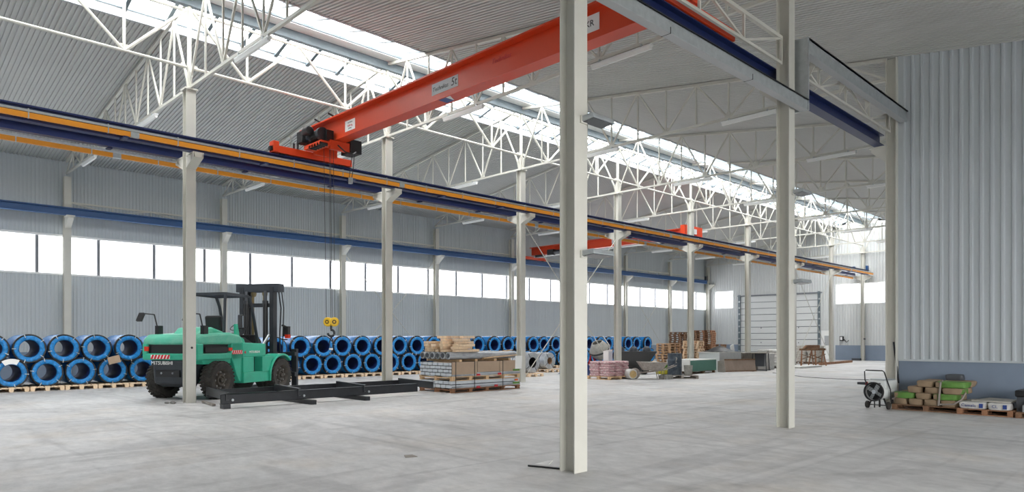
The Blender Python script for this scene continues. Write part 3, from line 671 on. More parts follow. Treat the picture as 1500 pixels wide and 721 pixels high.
# ================================================================= steel coils
RC, RB, CL = .44, .265, 1.5
def coil_meshes():
    n = 40; out = {}
    out['barrel'] = MB().lathe([(RC-.03, -CL), (RC, -CL+.03), (RC, -.05), (RC-.01, -.02)], n, ax='x').mesh('barrel', 'wrapbarrel', True)
    rg = MB(); rr = random.Random(3); vs = []; rad = [RC-.03, RC-.04, RC-.07, RC-.11, RB+.02, RB]; dep = [-.02, .004, .018, .018, .004, -.03]
    nn = 56
    for r, d in zip(rad, dep):
        for i in range(nn):
            a = 2*PI*i/nn; w = .008*math.sin(9*a+r*30) + .006*rr.uniform(-1, 1); vs.append((d+w, r*math.cos(a), r*math.sin(a)))
    fs = []
    for j in range(5): fs += [(j*nn+i, j*nn+(i+1) % nn, (j+1)*nn+(i+1) % nn, (j+1)*nn+i) for i in range(nn)]
    out['face_wrap'] = rg.add(vs, fs).mesh('face_wrap', 'wrapface', True)
    out['back_wrap'] = MB().lathe([(RC-.03, -CL), (RB, -CL)], n, ax='x').mesh('back_wrap', 'wrapface')
    out['core'] = MB().lathe([(RB, -.03), (RB-.004, -.05), (RB-.004, -CL)], 32, ax='x').mesh('core', 'core', True)
    out['edge_ring'] = MB().lathe([(RC+.004, -.12), (RC+.012, -.02), (RC-.005, .010), (RC-.04, .004), (RC-.05, -.02)], n, ax='x').mesh('edge_ring', 'black', True)
    out['strap'] = MB().box(-.01, .032, -.009, .009, RC-.09, RC+.014).mesh('strap_clip', 'galv')
    return out
CM = coil_meshes()
def coil(label, y, z, rot, grp, barrelmat=None, dx=0):
    t = thing('steel_coil', label, 'coil', (-25.72+dx, y, z), group=grp)
    for nm in ('barrel', 'face_wrap', 'back_wrap', 'core', 'edge_ring'): inst(nm, CM[nm], t, rot=(rot, 0, 0))
    for i in range(5): inst('strap_clip', CM['strap'], t, rot=(rot + 2*PI*i/5 + .4, 0, 0))
    return t
by = [3.02 + .93*j for j in range(6)] + [8.68, 9.70, 10.75, 11.85, 12.98] + [13.97 + .962*j for j in range(26)]
bottom_y = [y for y in by if y < 40]
PZ = .145
pp = pallet('pallet', 'pale wooden pallet under the first lower coil from the near end', 1.45, .90, PZ, 'woodlight', 'pallets under the coils')
SILV = {i for i, y in enumerate(bottom_y) if 23.2 < y < 24.8}
for i, y in enumerate(bottom_y):
    loc = (-26.36, y, 0)
    if i == 0: pp.location = loc
    else: copy_tree(pp, loc, label=f'pale wooden pallet under the {ordn(i+1)} lower coil from the near end')
    dx = random.uniform(-.06, .05)
    coil(f'blue-wrapped steel coil in the lower layer, {ordn(i+1)} from the near end', y, PZ+RC-.012, random.uniform(0, 6.28), 'lower layer of coils', dx=dx)
skip = {i for i, y in enumerate(bottom_y) if any(abs(y+.48-g) < .35 for g in (33.2, 35.0, 38.6))}
nt_ = 0
for i in range(len(bottom_y)-1):
    if i in skip: continue
    a, c = bottom_y[i], bottom_y[i+1]; hh = math.sqrt(max((2*RC)**2 - ((c-a)/2)**2, .3)); nt_ += 1
    coil(f'blue-wrapped steel coil in the upper layer, {ordn(nt_)} from the near end', (a+c)/2, PZ+RC-.012+hh, random.uniform(0, 6.28), 'upper layer of coils', dx=random.uniform(-.1, .1))
t = thing('paper_wrap', 'white paper sheet over the face of the first lower coils', 'paper', (-25.66, 3.95, .8)); 
vs = []; 
for r in (.43, .27):
    for i in range(9): a = math.radians(55 + 8*i); vs.append((-25.655, 3.95 - r*math.cos(a), PZ+RC + r*math.sin(a)))
MB().add(vs, [(i, i+1, 10+i, 9+i) for i in range(8)] ).build('sheet', 'white', t)
cb = tag(MB().cbox((-25.60, 6.73, .93), (.06,.36,.24), Matrix.Rotation(.25, 3, 'X')).build('cardboard_piece', 'cardboard'), 'small brown cardboard piece leaning on the coils behind the forklift', 'cardboard')
# bare silver coils in front of the row
def silver(x, y, r, rb, L, label, core):
    t = thing('steel_coil', label, 'coil', (x, y, .15+r), group='bare coils')
    MB().lathe([(rb, -L), (r-.01, -L), (r, -L+.01), (r, -.01), (r-.01, 0), (rb, 0)], 36, ax='x').build('winding', 'steelcoil', t, smooth=True, world=False)
    MB().lathe([(rb, 0), (rb-.006, -.02), (rb-.006, -L)], 28, ax='x').build('core', core, t, smooth=True, world=False)
    for a in (-.35, -.8): MB().lathe([(r+.001, -.02), (r+.004, -.01), (r+.004, .01), (r+.001, .02)], 36, (a,0,0), 'x').build('band', 'machinegrey', t, world=False)
    for i in range(4): MB().cbox((.004, (r+rb)/2*math.cos(i*PI/2+.6), (r+rb)/2*math.sin(i*PI/2+.6)), (.006,.025,r-rb+.05), Matrix.Rotation(i*PI/2+.6-PI/2, 3, 'X')).build('strap', 'machinegrey', t, world=False)
    return t
silver(-20.6, 21.55, .45, .23, 1.35, 'bare silver steel coil with black straps behind the middle column', 'black')
silver(-22.7, 24.95, .40, .17, 1.25, 'bare silver steel coil with a brown paper core', 'corepaper')
for x, y, nm in ((-21.1, 21.55, 'bare silver coil with straps'), (-23.2, 24.95, 'silver coil with the paper core')):
    copy_tree(pp, (x, y, 0), label=f'pale wooden pallet under the {nm}')
silver(-21.9, 21.9, .0001+.42, .2, 1.2, 'film-wrapped grey coil lying behind the bare silver coil', 'core')
copy_tree(pp, (-22.4, 21.9, 0), label='pale wooden pallet under the film-wrapped grey coil')

# ================================================================= forklift
FK = thing('forklift', 'green forklift truck with black mast and counterweight beside the middle column', 'forklift', (-19.70, 7.06, 0), math.atan2(.86, -.51))
def part(mb, name, m, smooth=False, bevel=0, parent=None): return mb.build(name, m, parent or FK, smooth, False, bevel)
def wheel(x, y, r, w, side):
    ty = part(MB().lathe([(r*.62, -w/2), (r*.9, -w/2), (r*.97, -w/2+.03), (r, -w*.3), (r, w*.3), (r*.97, w/2-.03), (r*.9, w/2), (r*.62, w/2)], 40, (x, y, r), 'y'), 'tyre', 'rubber', True)
    lug = MB()
    for i in range(30):
        a = 2*PI*i/30
        for s_ in (-1, 1):
            m = MB().cbox((0, s_*w*.26, r-.005), (r*.12, w*.46, .03), Matrix.Rotation(s_*.5, 3, 'Z')); m.tf(Matrix.Rotation(a + (.1 if s_ > 0 else 0), 4, 'Y')); lug.add([(p[0]+x, p[1]+y, p[2]+r) for p in m.v], m.f)
    part(lug, 'tread', 'rubber', parent=ty)
    o = side*w/2
    rim = part(MB().lathe([(0, o-side*.10), (r*.2, o-side*.10), (r*.22, o-side*.04), (r*.30, o-side*.04), (r*.34, o-side*.12), (r*.50, o-side*.14), (r*.56, o-side*.03), (r*.63, o-side*.0), (r*.63, o-side*.1)], 28, (x, y, r), 'y'), 'rim', 'rim', True, parent=ty)
    for i in range(8):
        a = 2*PI*i/8; part(MB().tube((x+r*.42*math.cos(a), y+o-side*.13, r+r*.42*math.sin(a)), (x+r*.42*math.cos(a), y+o-side*.07, r+r*.42*math.sin(a)), .028, 8), 'wheel_nut', 'debris', parent=ty)
    part(MB().tube((x, y+o-side*.1, r), (x, y+o-side*.01, r), r*.11, 12), 'hub_cap', 'rim', parent=ty)
for sy in (-1, 1):
    wheel(0, sy*.86, .51, .34, sy); wheel(2.88, sy*.80, .51, .36, sy)
    if True: part(MB().lathe([(.3,-.15),(.47,-.15),(.51,-.1),(.51,.1),(.47,.15),(.3,.15)], 30, (2.88, sy*.45, .51), 'y'), 'inner_tyre', 'rubber', True)
part(MB().box(-.1, .1, -.65, .65, .4, .6), 'rear_axle', 'black'); part(MB().box(2.78, 2.98, -.6, .6, .4, .62), 'front_axle', 'black')
# chassis and hood
part(MB().box(-.3, 3.0, -.45, .45, .45, 1.0), 'chassis', 'green')
def ycw(pts, y0, y1): return MB().prism([(p[0], y0, p[1]) for p in pts], (0, y1-y0, 0))
part(ycw([(-.42, .32), (-.74, .45), (-.80, 1.06), (.15, 1.06), (.15, .95), (-.25, .60)], -.54, .54), 'counterweight', 'cw', bevel=.05)
part(ycw([(-.80, 1.06), (-.80, 1.24), (.6, 1.24), (.6, 1.06)], -.86, .86), 'rear_bumper', 'green', bevel=.04)
part(ycw([(-.74, 1.22), (-.74, 1.48), (.6, 1.48), (.6, 1.22)], -.74, .74), 'radiator_recess', 'black')
part(ycw([(-.80, 1.20), (-.80, 1.50), (.62, 1.50), (.62, 1.20)], .70, .86), 'corner_post', 'green', bevel=.03); part(ycw([(-.80, 1.20), (-.80, 1.50), (-.55, 1.50), (-.55, 1.20)], -.86, -.70), 'corner_post', 'green', bevel=.03)
part(MB().box(.62, 1.05, -.86, -.2, 1.06, 1.5), 'side_panel', 'green')
part(ycw([(-.80, 1.47), (-.76, 1.64), (-.60, 1.74), (.55, 1.80), (1.0, 1.72), (1.15, 1.47)], -.86, .86), 'hood', 'green_dusty', bevel=.06)
part(ycw([(-.25, 1.72), (.0, 1.93), (.35, 1.95), (.95, 1.80), (.95, 1.70)], -.42, .42), 'engine_cover', 'green_dusty', bevel=.05)
part(ycw([(.55, 1.24), (.62, 1.06), (.80, .62), (.95, .42), (1.05, .42), (1.05, 1.5), (.6, 1.5)], -.86, -.55), 'wheel_arch', 'green', bevel=.02); part(ycw([(.55, 1.24), (.62, 1.06), (.80, .62), (.95, .42), (1.05, .42), (1.05, 1.5), (.6, 1.5)], .55, .86), 'wheel_arch', 'green', bevel=.02)
part(ycw([(-.55, 1.06), (-.5, .95), (.62, .95), (.62, 1.06)], -.80, -.55), 'inner_arch', 'green')
for sy, nm in ((-1, 'step_side'), (1, 'step_side')):
    y0, y1 = (-.92, -.55) if sy < 0 else (.55, .92)
    part(ycw([(1.05, .36), (2.25, .36), (2.25, .66), (1.05, .66)], y0, y1), 'step_box', 'green', bevel=.015)
    part(ycw([(1.05, .66), (1.55, .66), (1.55, 1.10), (1.05, 1.10)], y0+.02 if sy < 0 else y0, y1 if sy < 0 else y1-.02), 'battery_box', 'green', bevel=.015)
    part(ycw([(1.05, 1.10), (2.15, 1.10), (2.15, 1.48), (1.05, 1.52)], y0+.04 if sy < 0 else y0, y1 if sy < 0 else y1-.04), 'tank_cover', 'green', bevel=.02)
    part(ycw([(1.55, .66), (1.9, .66), (1.9, 1.10), (1.55, 1.10)], y0+.25 if sy < 0 else y0, y1 if sy < 0 else y1-.25), 'step_recess', 'black')
    arc = [(2.88 + .66*math.cos(math.radians(a)), .51 + .66*math.sin(math.radians(a))) for a in range(165, 44, -10)]
    arc2 = [(2.88 + .60*math.cos(math.radians(a)), .51 + .60*math.sin(math.radians(a))) for a in range(45, 176, 10)]
    yf0, yf1 = (-.99, -.5) if sy < 0 else (.5, .99)
    part(ycw([(2.25, .36)] + arc + arc2 + [(2.27, .36)], yf0, yf1), 'fender', 'green', bevel=.01)
    part(ycw([(1.9, .66), (2.27, .66), (2.36, .95), (2.5, 1.1), (1.9, 1.1)], yf0+.05 if sy < 0 else yf0, yf1 if sy < 0 else yf1-.05), 'fender_side', 'green', bevel=.01)
part(MB().box(1.1, 2.25, -.55, .55, .9, 1.12), 'floor_plate', 'black'); part(ycw([(1.05, 1.45), (1.5, 1.45), (1.42, 1.62), (1.22, 1.70), (1.14, 2.05), (1.04, 2.05)], -.66, -.58), 'hip_guard', 'green', bevel=.015); part(ycw([(1.05, 1.45), (2.1, 1.45), (1.6, 1.66), (1.05, 1.72)], -.56, .5), 'seat_base', 'black', bevel=.02)
part(ycw([(2.15, 1.05), (2.5, 1.05), (2.5, 1.55), (2.3, 1.75), (2.15, 1.75)], -.5, .5), 'dashboard', 'black', bevel=.03)
part(ycw([(2.1, 1.1), (2.6, 1.1), (2.45, 1.48), (2.1, 1.48)], -.55, -.5).add(*(lambda m: (m.v, m.f))(ycw([(2.1, 1.1), (2.6, 1.1), (2.45, 1.48), (2.1, 1.48)], .5, .55))), 'cowl', 'green')
st = part(ycw([(1.0, 1.65), (1.55, 1.65), (1.55, 1.8), (1.0, 1.78)], -.27, .27), 'seat', 'black', bevel=.04); part(ycw([(.92, 1.75), (1.06, 1.75), (.98, 2.3), (.86, 2.28)], -.26, .26), 'seat_back', 'black', bevel=.05, parent=st)
sb = part(MB().tube((2.2, .0, 1.6), (1.95, 0, 1.95), .03, 8), 'steering_column', 'black'); part(MB().lathe([(.16,-.014),(.174,0),(.16,.014),(.146,0)], 20, (0,0,0), 'z', True).tf(Matrix.Translation((1.93,0,1.97)) @ Matrix.Rotation(-.6, 4, 'Y')), 'steering_wheel', 'black', True, parent=sb)
for i in range(3): part(MB().tube((2.1, -.2-.07*i, 1.65), (2.0, -.2-.07*i, 1.9), .012, 6).tube((2.0, -.2-.07*i, 1.9), (2.0, -.2-.07*i, 1.94), .022, 8), 'lever', 'black')
# overhead guard
gd = part(MB().bar((.72, -.56, 2.90), (1.72, -.56, 2.88), .07, .08).bar((.72, .56, 2.90), (1.72, .56, 2.88), .07, .08).bar((.72, -.56, 2.90), (.72, .56, 2.90), .07, .08).bar((1.72, -.56, 2.88), (1.72, .56, 2.88), .07, .08), 'overhead_guard', 'cw')
for i in range(7): part(MB().bar((.80+.13*i, -.55, 2.90), (.80+.13*i, .55, 2.90), .035, .05), 'guard_slat', 'cw', parent=gd)
for sy in (-.56, .56):
    part(MB().path([(.74, sy, 2.92), (.70, sy, 2.7), (.66, sy, 1.75)], .042, 8), 'rear_post', 'cw', True, parent=gd)
    part(MB().path([(1.60, sy, 2.92), (1.78, sy, 2.86), (1.92, sy, 2.6), (2.22, sy, 1.5)], .045, 8), 'front_post', 'cw', True, parent=gd)
# mast
for sy in (-1, 1):
    m_ = part(MB().box(2.94, 3.14, sy*.54-.07, sy*.54+.07, .35, 3.25).box(3.16, 3.30, sy*.42-.06, sy*.42+.06, .35, 3.2), 'mast_rail', 'darkmetal')
    part(MB().tube((2.92, sy*.34, .5), (2.92, sy*.34, 2.75), .075, 14), 'lift_cylinder', 'black', True, parent=m_); part(MB().tube((2.92, sy*.34, 2.7), (2.92, sy*.34, 3.12), .05, 10), 'cylinder_rod', 'machinegrey', parent=m_); part(MB().tube((2.92, sy*.34, 2.72), (2.92, sy*.34, 2.82), .09, 12), 'cylinder_gland', 'darkmetal', parent=m_)
    part(MB().path([(3.2, sy*.62, 3.2), (3.25, sy*.68, 2.6), (3.22, sy*.66, 1.8), (3.25, sy*.64, .9)], .022, 6), 'hose', 'black', parent=m_)
    part(MB().path([(3.3, sy*.66, 3.2), (3.34, sy*.72, 2.6), (3.3, sy*.70, 1.2)], .018, 6), 'hose', 'black', parent=m_)
    part(MB().tube((2.5, sy*.38, 1.2), (2.95, sy*.45, 1.75), .04, 8), 'tilt_cylinder', 'galv')
part(MB().box(2.96, 3.30, -.76, .76, 3.10, 3.36), 'mast_crosshead', 'cw', bevel=.01); part(MB().box(2.96, 3.04, -.55, .55, 2.62, 2.74).box(2.96, 3.04, -.5, .5, 1.3, 1.4).box(2.96, 3.04, -.5, .5, .5, .65), 'mast_tie', 'darkmetal')
for sy in (-.2, .2): part(MB().lathe([(0,-.03),(.1,-.03),(.1,.03),(0,.03)], 14, (3.1, sy, 3.05), 'y'), 'chain_sheave', 'grease')
part(MB().box(3.05, 3.07, -.24, -.16, .8, 3.05).box(3.05, 3.07, .16, .24, .8, 3.05), 'lift_chain', 'grease')
ca = part(MB().box(3.60, 3.70, -.95, .95, 1.08, 1.20).box(3.60, 3.70, -.95, .95, .42, .56).box(3.34, 3.66, -.34, -.22, .42, 1.20).box(3.34, 3.66, .22, .34, .42, 1.20), 'fork_carriage', 'darkmetal')
for sy in (-.86, .86): part(ycw([(3.70, .06), (3.80, .06), (3.80, .10), (5.2, .08), (5.2, .05), (5.2, .03), (3.72, .02)], sy-.09, sy+.09).add(*(lambda m: (m.v, m.f))(MB().box(3.70, 3.80, sy-.09, sy+.09, .04, 1.30))), 'fork', 'darkmetal', parent=ca)
for sy in (-.86, .86): part(MB().bar((3.1, sy*.95, 2.05), (3.25, sy, 2.0), .05, .05).bar((3.1, sy*.95, 1.6), (3.3, sy, 1.6), .04, .04).cbox((3.3, sy, 1.86), (.14,.16,.32)), 'work_lamp', 'black')
part(MB().cbox((3.28, -.9, 1.70), (.15,.12,.12)), 'beacon', 'redlens')
# lamps, mirrors, decals
for y0 in (.62, -.84): part(MB().box(-.815, -.79, y0+.02, y0+.16, 1.30, 1.42), 'tail_lamp', 'redlens')
part(MB().box(.44, .60, -.88, -.86, 1.29, 1.38), 'side_lamp', 'redlens'); part(MB().box(-.5, .44, -.872, -.855, 1.27, 1.40), 'side_grille', 'black')
for y in (.25, -.1): part(MB().tube((-.80, y, .72), (-.77, y, .72), .03, 10), 'tow_bolt', 'galv')
part(MB().box(-.80, -.70, -.32, .42, .62, .80), 'tow_recess', 'black')
def decal(x, y, z, rz, L, H):
    p = MB().box(-L/2, L/2, -.002, .002, -H/2, H/2).build('hazard_decal', 'white', FK, False, False); p.location = (x, y, z); p.rotation_euler = (0,0,rz)
    for i in range(6):
        u = -L/2 + L*(i+.25)/6; q = MB().prism([(u-.03, -.004, -H/2), (u+.035, -.004, -H/2), (u+.085, -.004, H/2), (u+.02, -.004, H/2)], (0,.002,0)).build('stripe', 'decalred', p, False, False)
decal(-.846, .24, 1.15, -PI/2, .60, .11); decal(.86, -.868, 1.25, 0, .52, .11)
inst('lettering', text_mesh('MITSUBISHI', .135, 'white'), FK, (-.815, .22, .985), (PI/2, .0, -PI/2))
inst('lettering', text_mesh('MITSUBISHI', .10, 'white'), FK, (1.6, -.885, 1.24), (PI/2, 0, 0)); part(MB().tube((1.16, -.876, 1.24), (1.16, -.888, 1.24), .05, 3), 'emblem', 'decalred')
for sy, x in ((.72, -.35), (-.72, -.35)):
    a = part(MB().box(x-.08, x+.08, sy-.06, sy+.06, 1.70, 1.98).tube((x, sy, 1.75), (x-.15, sy+.02, 2.28), .018, 6).tube((x-.15, sy+.02, 2.28), (x-.45, sy+.1, 2.30), .018, 6), 'mirror_arm', 'black')
    part(MB().cbox((x-.52, sy+.12, 2.2), (.06,.16,.24), Matrix.Rotation(.5, 3, 'Y')), 'mirror', 'black', parent=a)
part(MB().cbox((1.35, -.62, 2.12), (.08,.30,.42), Matrix.Rotation(-.4, 3, 'Z')), 'side_mirror', 'black', bevel=.03); part(MB().cbox((1.305, -.64, 2.12), (.01,.24,.34), Matrix.Rotation(-.4, 3, 'Z')), 'mirror_glass', 'mirror')


# ================================================================= things on the hall floor
# black welded frame on skids
fr = thing('welded_beams', 'black welded steel frame lying on skids in front of the forklift', 'steel frame', (-16.2, 9.3, 0))
MB().ibeam((-16.15, 6.45, .225), (-16.15, 12.05, .225), .23, .12, .014, .012).box(-16.10, -16.09, 6.45, 12.05, .115, .34).build('front_beam', 'blacksteel', fr)
MB().bar((-18.15, 6.9, .22), (-18.15, 13.3, .22), .07, .2).build('rear_beam', 'blacksteel', fr)
for ya, yb_ in ((6.62, 6.35), (8.45, 8.15), (10.35, 10.05), (12.55, 12.15)):
    MB().bar((-18.1, ya+.25, .29), (-15.75 if ya > 12 else -16.05, yb_+.2, .29), .012, .18).bar((-18.1, ya+.28, .38), (-15.75 if ya > 12 else -16.05, yb_+.23, .38), .07, .014).bar((-18.1, ya+.28, .2), (-15.75 if ya > 12 else -16.05, yb_+.23, .2), .07, .014).build('cross_beam', 'blacksteel', fr)
    MB().tube((-16.07, yb_+.35, .2), (-16.05, yb_+.35, .2), .03, 10).build('bolt', 'galv', fr)
for i, y in enumerate((8.55, 10.1)): tag(MB().box(-17.3, -15.65, y-.07, y+.07, 0, .105).box(-15.66, -15.64, y-.05, y+.05, .015, .09).build('skid_tube', 'blacksteel'), f'short black square tube under the frame, {["nearer the forklift", "nearer the middle column"][i]}', 'steel tube', 'skids under the black frame')
tag(MB().box(-16.3, -16.08, 6.50, 6.66, 0, .105).build('foot_block', 'blacksteel'), 'small black block under the end of the black frame', 'block')
tag(MB().bar((-19.6, 11.4, .1), (-18.7, 12.9, .1), .16, .2).build('grey_channel', 'galv'), 'short grey steel channel behind the black frame', 'steel channel')
tag(MB().bar((-18.75, 12.9, .03), (-18.0, 13.0, .03), .04, .06).build('offcut_bar', 'debris'), 'short steel offcut on the floor beyond the second middle column', 'offcut')
tag(MB().bar((-18.0, 6.75, .035), (-16.9, 6.6, .035), .07, .05).build('wood_offcut', 'woodgrey'), 'narrow wooden offcut at the foot of the forklift column', 'offcut')
def rubble(x, y, r, n, label, m='debris'):
    t = thing('rubble', label, 'debris', (x, y, 0))
    for i in range(n):
        a, q = random.uniform(0, 6.28), r*random.random(); sz = random.uniform(.03, .09)
        MB().pillow(sz*1.6, sz, sz*.6, seed=i, c=(x+q*math.cos(a), y+q*math.sin(a), 0), wob=.2).build('chunk', m, t)
rubble(-18.45, 6.15, .22, 9, 'small heap of grey rubble at the foot of the forklift column')
tag(MB().tube((-6.16, 6.36, .012), (-5.72, 6.50, .012), .012, 6).build('black_rod', 'black'), 'short black rod on the floor by the nearest column', 'rod')
tag(MB().prism([(-6.22, 6.55, 0), (-6.06, 6.62, 0), (-6.05, 6.70, .05), (-6.2, 6.62, .01)], (0,.04,.004)).build('paper_scrap', 'white'), 'white paper scrap on the floor by the nearest column', 'paper')
tag(MB().prism([(-7.95, 5.72, 0), (-7.78, 5.62, 0), (-7.72, 5.78, .004), (-7.9, 5.82, .004)], (0,0,.006)).build('brown_scrap', 'woodgrey'), 'flat brown scrap on the open floor', 'scrap')

# strapped stack of boxed profiles
SX0, SX1, SY0, SY1 = -17.55, -15.95, 13.2, 16.1
def long_pallet(z, label, m):
    t = thing('pallet', label, 'pallet', ((SX0+SX1)/2, (SY0+SY1)/2, z), group='pallets in the profile stack')
    for i in range(5):
        y = SY0 + .08 + (SY1-SY0-.16)*i/4; MB().box(SX0, SX1, y-.07, y+.07, z+.075, z+.105).build('deck_board', m, t)
    for i in range(3):
        x = SX0+.06 + (SX1-SX0-.12)*i/2; MB().box(x-.05, x+.05, SY0, SY1, z+.105, z+.13).build('stringer', m, t); MB().box(x-.05, x+.05, SY0, SY1, z, z+.02).build('bottom_board', m, t)
        for j in range(5):
            y = SY0+.08 + (SY1-SY0-.16)*j/4; MB().box(x-.05, x+.05, y-.06, y+.06, z+.02, z+.075).build('block', m, t)
long_pallet(0, 'dark wooden pallet at the bottom of the profile stack', 'woodred')
long_pallet(.36, 'pale wooden pallet in the middle of the profile stack', 'wood')
def cartons(z, rows, n, hh, who):
    for r in range(rows):
        off = .5 if r % 2 else 0; w = (SX1-SX0-.06)/n; i = 0; x = SX0+.03 - off*w
        while x < SX1-.04:
            a, c = max(x, SX0+.03)+.017, min(x+w, SX1-.03)-.017
            if c-a > .05:
                i += 1
                t = thing('profile_carton', f'white boxed profile in the {who} layer, {ordn(r+1)} course, {ordn(i)} across', 'carton', ((a+c)/2, (SY0+SY1)/2, z+r*hh), group=f'boxed profiles, {who} layer')
                MB().box(a, c, SY0+.01*random.random(), SY1-.02, z+r*hh+.014, z+(r+1)*hh-.008).build('carton', 'carton_white', t, bevel=.006)
            x += w
cartons(.13, 2, 6, .115, 'lower'); cartons(.49, 4, 6, .105, 'upper')
for z0, z1, w_ in ((.131, .36, 'lower'), (.491, .91, 'upper')): tag(MB().box(SX0+.05, SX1-.06, SY0+.035, SY0+.4, z0, z1-.004).build('gap_filler', 'black'), f'black filler painting the shade between the boxed profiles of the {w_} layer', 'film')  # dark filler stands in for the shade in the gaps between cartons
t = thing('cardboard_cover', 'brown cardboard covers along the long face of the profile stack', 'cardboard', (SX1+.01, 14.6, .6))
for a, c, z0 in ((13.22, 14.2, .55), (14.22, 15.15, .6), (15.17, 16.05, .58)): MB().box(SX1-.02, SX1+.012, a, c, z0, .905).box(SX0+.7, SX1+.012, a, c, .905, .925).build('sheet', 'cardboard', t)
for z in (.495, .14):
    tag(MB().box(SX1-.02, SX1+.008, SY0+.02, SY1-.02, z, z+.05).build('edge_board', 'film'), ('upper' if z > .3 else 'lower') + ' grey edge board along the profile stack', 'board')
for i in range(4): 
    y = SY0+.35 + i*.72; tag(MB().box(SX0, SX1-.1*(i % 2), y-.05, y+.05, .93, 1.0).build('timber_bearer', 'wood'), f'timber bearer across the top of the profile stack, {ordn(i+1)} from the near end', 'timber', 'bearers on the profile stack')
for i in range(6):
    x = SX0+.15 + i*.25; t = thing('wrapped_tube', f'film-wrapped grey tube on the profile stack, {ordn(i+1)} across', 'tube', (x, 14.6, 1.1), group='wrapped tubes')
    MB().tube((x, SY0+.02, 1.115), (x, SY1-.05*(i % 3), 1.115), .112, 14).build('wrapping', 'film', t, smooth=True); MB().tube((x, SY0+.0, 1.115), (x, SY0+.025, 1.115), .07, 12).build('tube_end', 'machinegrey', t)
for i in range(2): tag(MB().bar((SX1-.05-.2*i, 14.5, 1.02+.1*i), (SX1-.1-.2*i, 16.0, 1.10+.16*i), .09, .03).build('loose_plank', 'wood'), f'loose plank leaning on the wrapped tubes, {["outer", "inner"][i]} one', 'plank')
rr = random.Random(5); n_ = 0
for lay in range(6):
    for c in range(5):
        L = rr.uniform(.55, 1.15) if lay < 4 else rr.uniform(.4, .75); x = SX0+.16+.33*c + rr.uniform(-.03, .03) + (.0 if lay < 4 else .12); y = SY0+.05+L/2 + rr.uniform(-.14, .2) + (.25 if lay >= 4 else 0)
        if lay >= 4 and c in (0,): continue
        if x > SX1-.08: x = SX1-.1
        n_ += 1; tag(MB().cbox((x, y, 1.265+.082*lay), (rr.uniform(.12, .28), L, .075), Matrix.Rotation(rr.uniform(-.16, .16), 3, 'Z')).build('timber_offcut', 'woodlight', bevel=.006), f'pale timber offcut on the profile stack, {ordn(lay+1)} course, {ordn(c+1)} across', 'timber', 'timber offcuts on the profile stack')
for i, y in enumerate((13.35, 14.1, 15.3)): 
    t = thing('packing_strap', f'black strap round the profile stack, {ordn(i+1)} from the near end', 'strap', (SX1, y, 0), group='straps on the profile stack')
    MB().box(SX1+.012, SX1+.02, y-.01, y+.01, .02, .94).box(SX0-.012, SX0-.004, y-.01, y+.01, .02, .94).box(SX0-.01, SX1+.02, y-.01, y+.01, .928, .938).build('band', 'black', t)
for i, (y, z) in enumerate(((14.25, .52), (15.15, .52), (14.25, .14), (15.0, .15), (15.9, .3))): tag(MB().box(SX1+.005, SX1+.026, y-.07, y+.07, z-.03, z+.03).build('corner_marker', 'decalred' if i < 4 else 'orangelens'), ['upper red marker near the middle of the profile stack', 'upper red marker near the far end of the profile stack', 'lower red marker near the middle of the profile stack', 'lower red marker near the far end of the profile stack', 'orange marker at the far corner of the profile stack'][i], 'marker', 'corner markers')
for i, z in enumerate((.62, .2)): tag(MB().box(SX1+.012, SX1+.02, 15.75, 16.05, z-.03, z+.03).build('green_sticker', 'baggreen'), ('upper' if i == 0 else 'lower') + ' green sticker at the far end of the profile stack', 'sticker')
tag(MB().cbox((SX1+.02, 16.0, .86), (.012, .3, .42), Matrix.Rotation(.06, 3, 'Y')).build('paper_sheet', 'white'), 'white delivery sheet hung on the far corner of the profile stack', 'paper')

# pallets of bags
def bag_mesh(l, w, hgt, m, seed): return MB().pillow(l, w, hgt, seed=seed).mesh('sack', m, True)
def bag_stack(x0, x1, y0, y1, z, nx, ny, layers, hgt, m, what, seed=0, cat='bag'):
    l, w = (x1-x0)/nx, (y1-y0)/ny; ms = [bag_mesh(l*.97, w*.97, hgt, m, seed+i) for i in range(4)]; k = 0
    for r in range(layers):
        for i in range(nx):
            for j in range(ny):
                o = inst('cement_bag', ms[(i+j+r) % 4], None, (x0+l*(i+.5) + random.uniform(-.02, .02), y0+w*(j+.5) + random.uniform(-.02, .02), z+hgt*r), (0,0,(PI if (i+r) % 2 else 0)))
                tag(o, f'{what}, {ordn(r+1)} layer, {ordn(i+1)} across and {ordn(j+1)} deep', cat, what + ' stack'); k += 1
p2 = pallet('pallet', 'brown wooden pallet under the pink bags', 1.15, 1.5, .13, 'wood'); p2.location = (-17.25, 22.55, 0)
bag_stack(-17.8, -16.72, 21.85, 23.25, .13, 2, 3, 6, .098, 'bagpink', 'pink and white cement bag on the pallet', 11)
t = thing('packed_carton', 'white carton standing on the pink bags', 'carton', (-17.5, 22.85, .72)); MB().box(-17.68, -17.42, 22.7, 22.95, .72, 1.12).build('body', 'white', t); MB().box(-17.415, -17.40, 22.72, 22.95, .72, 1.10).build('side_panel', 'carton_white', t); MB().prism([(-17.68, 22.7, 1.12), (-17.42, 22.7, 1.12), (-17.36, 22.66, 1.18)], (0,.25,0)).build('flap', 'white', t)
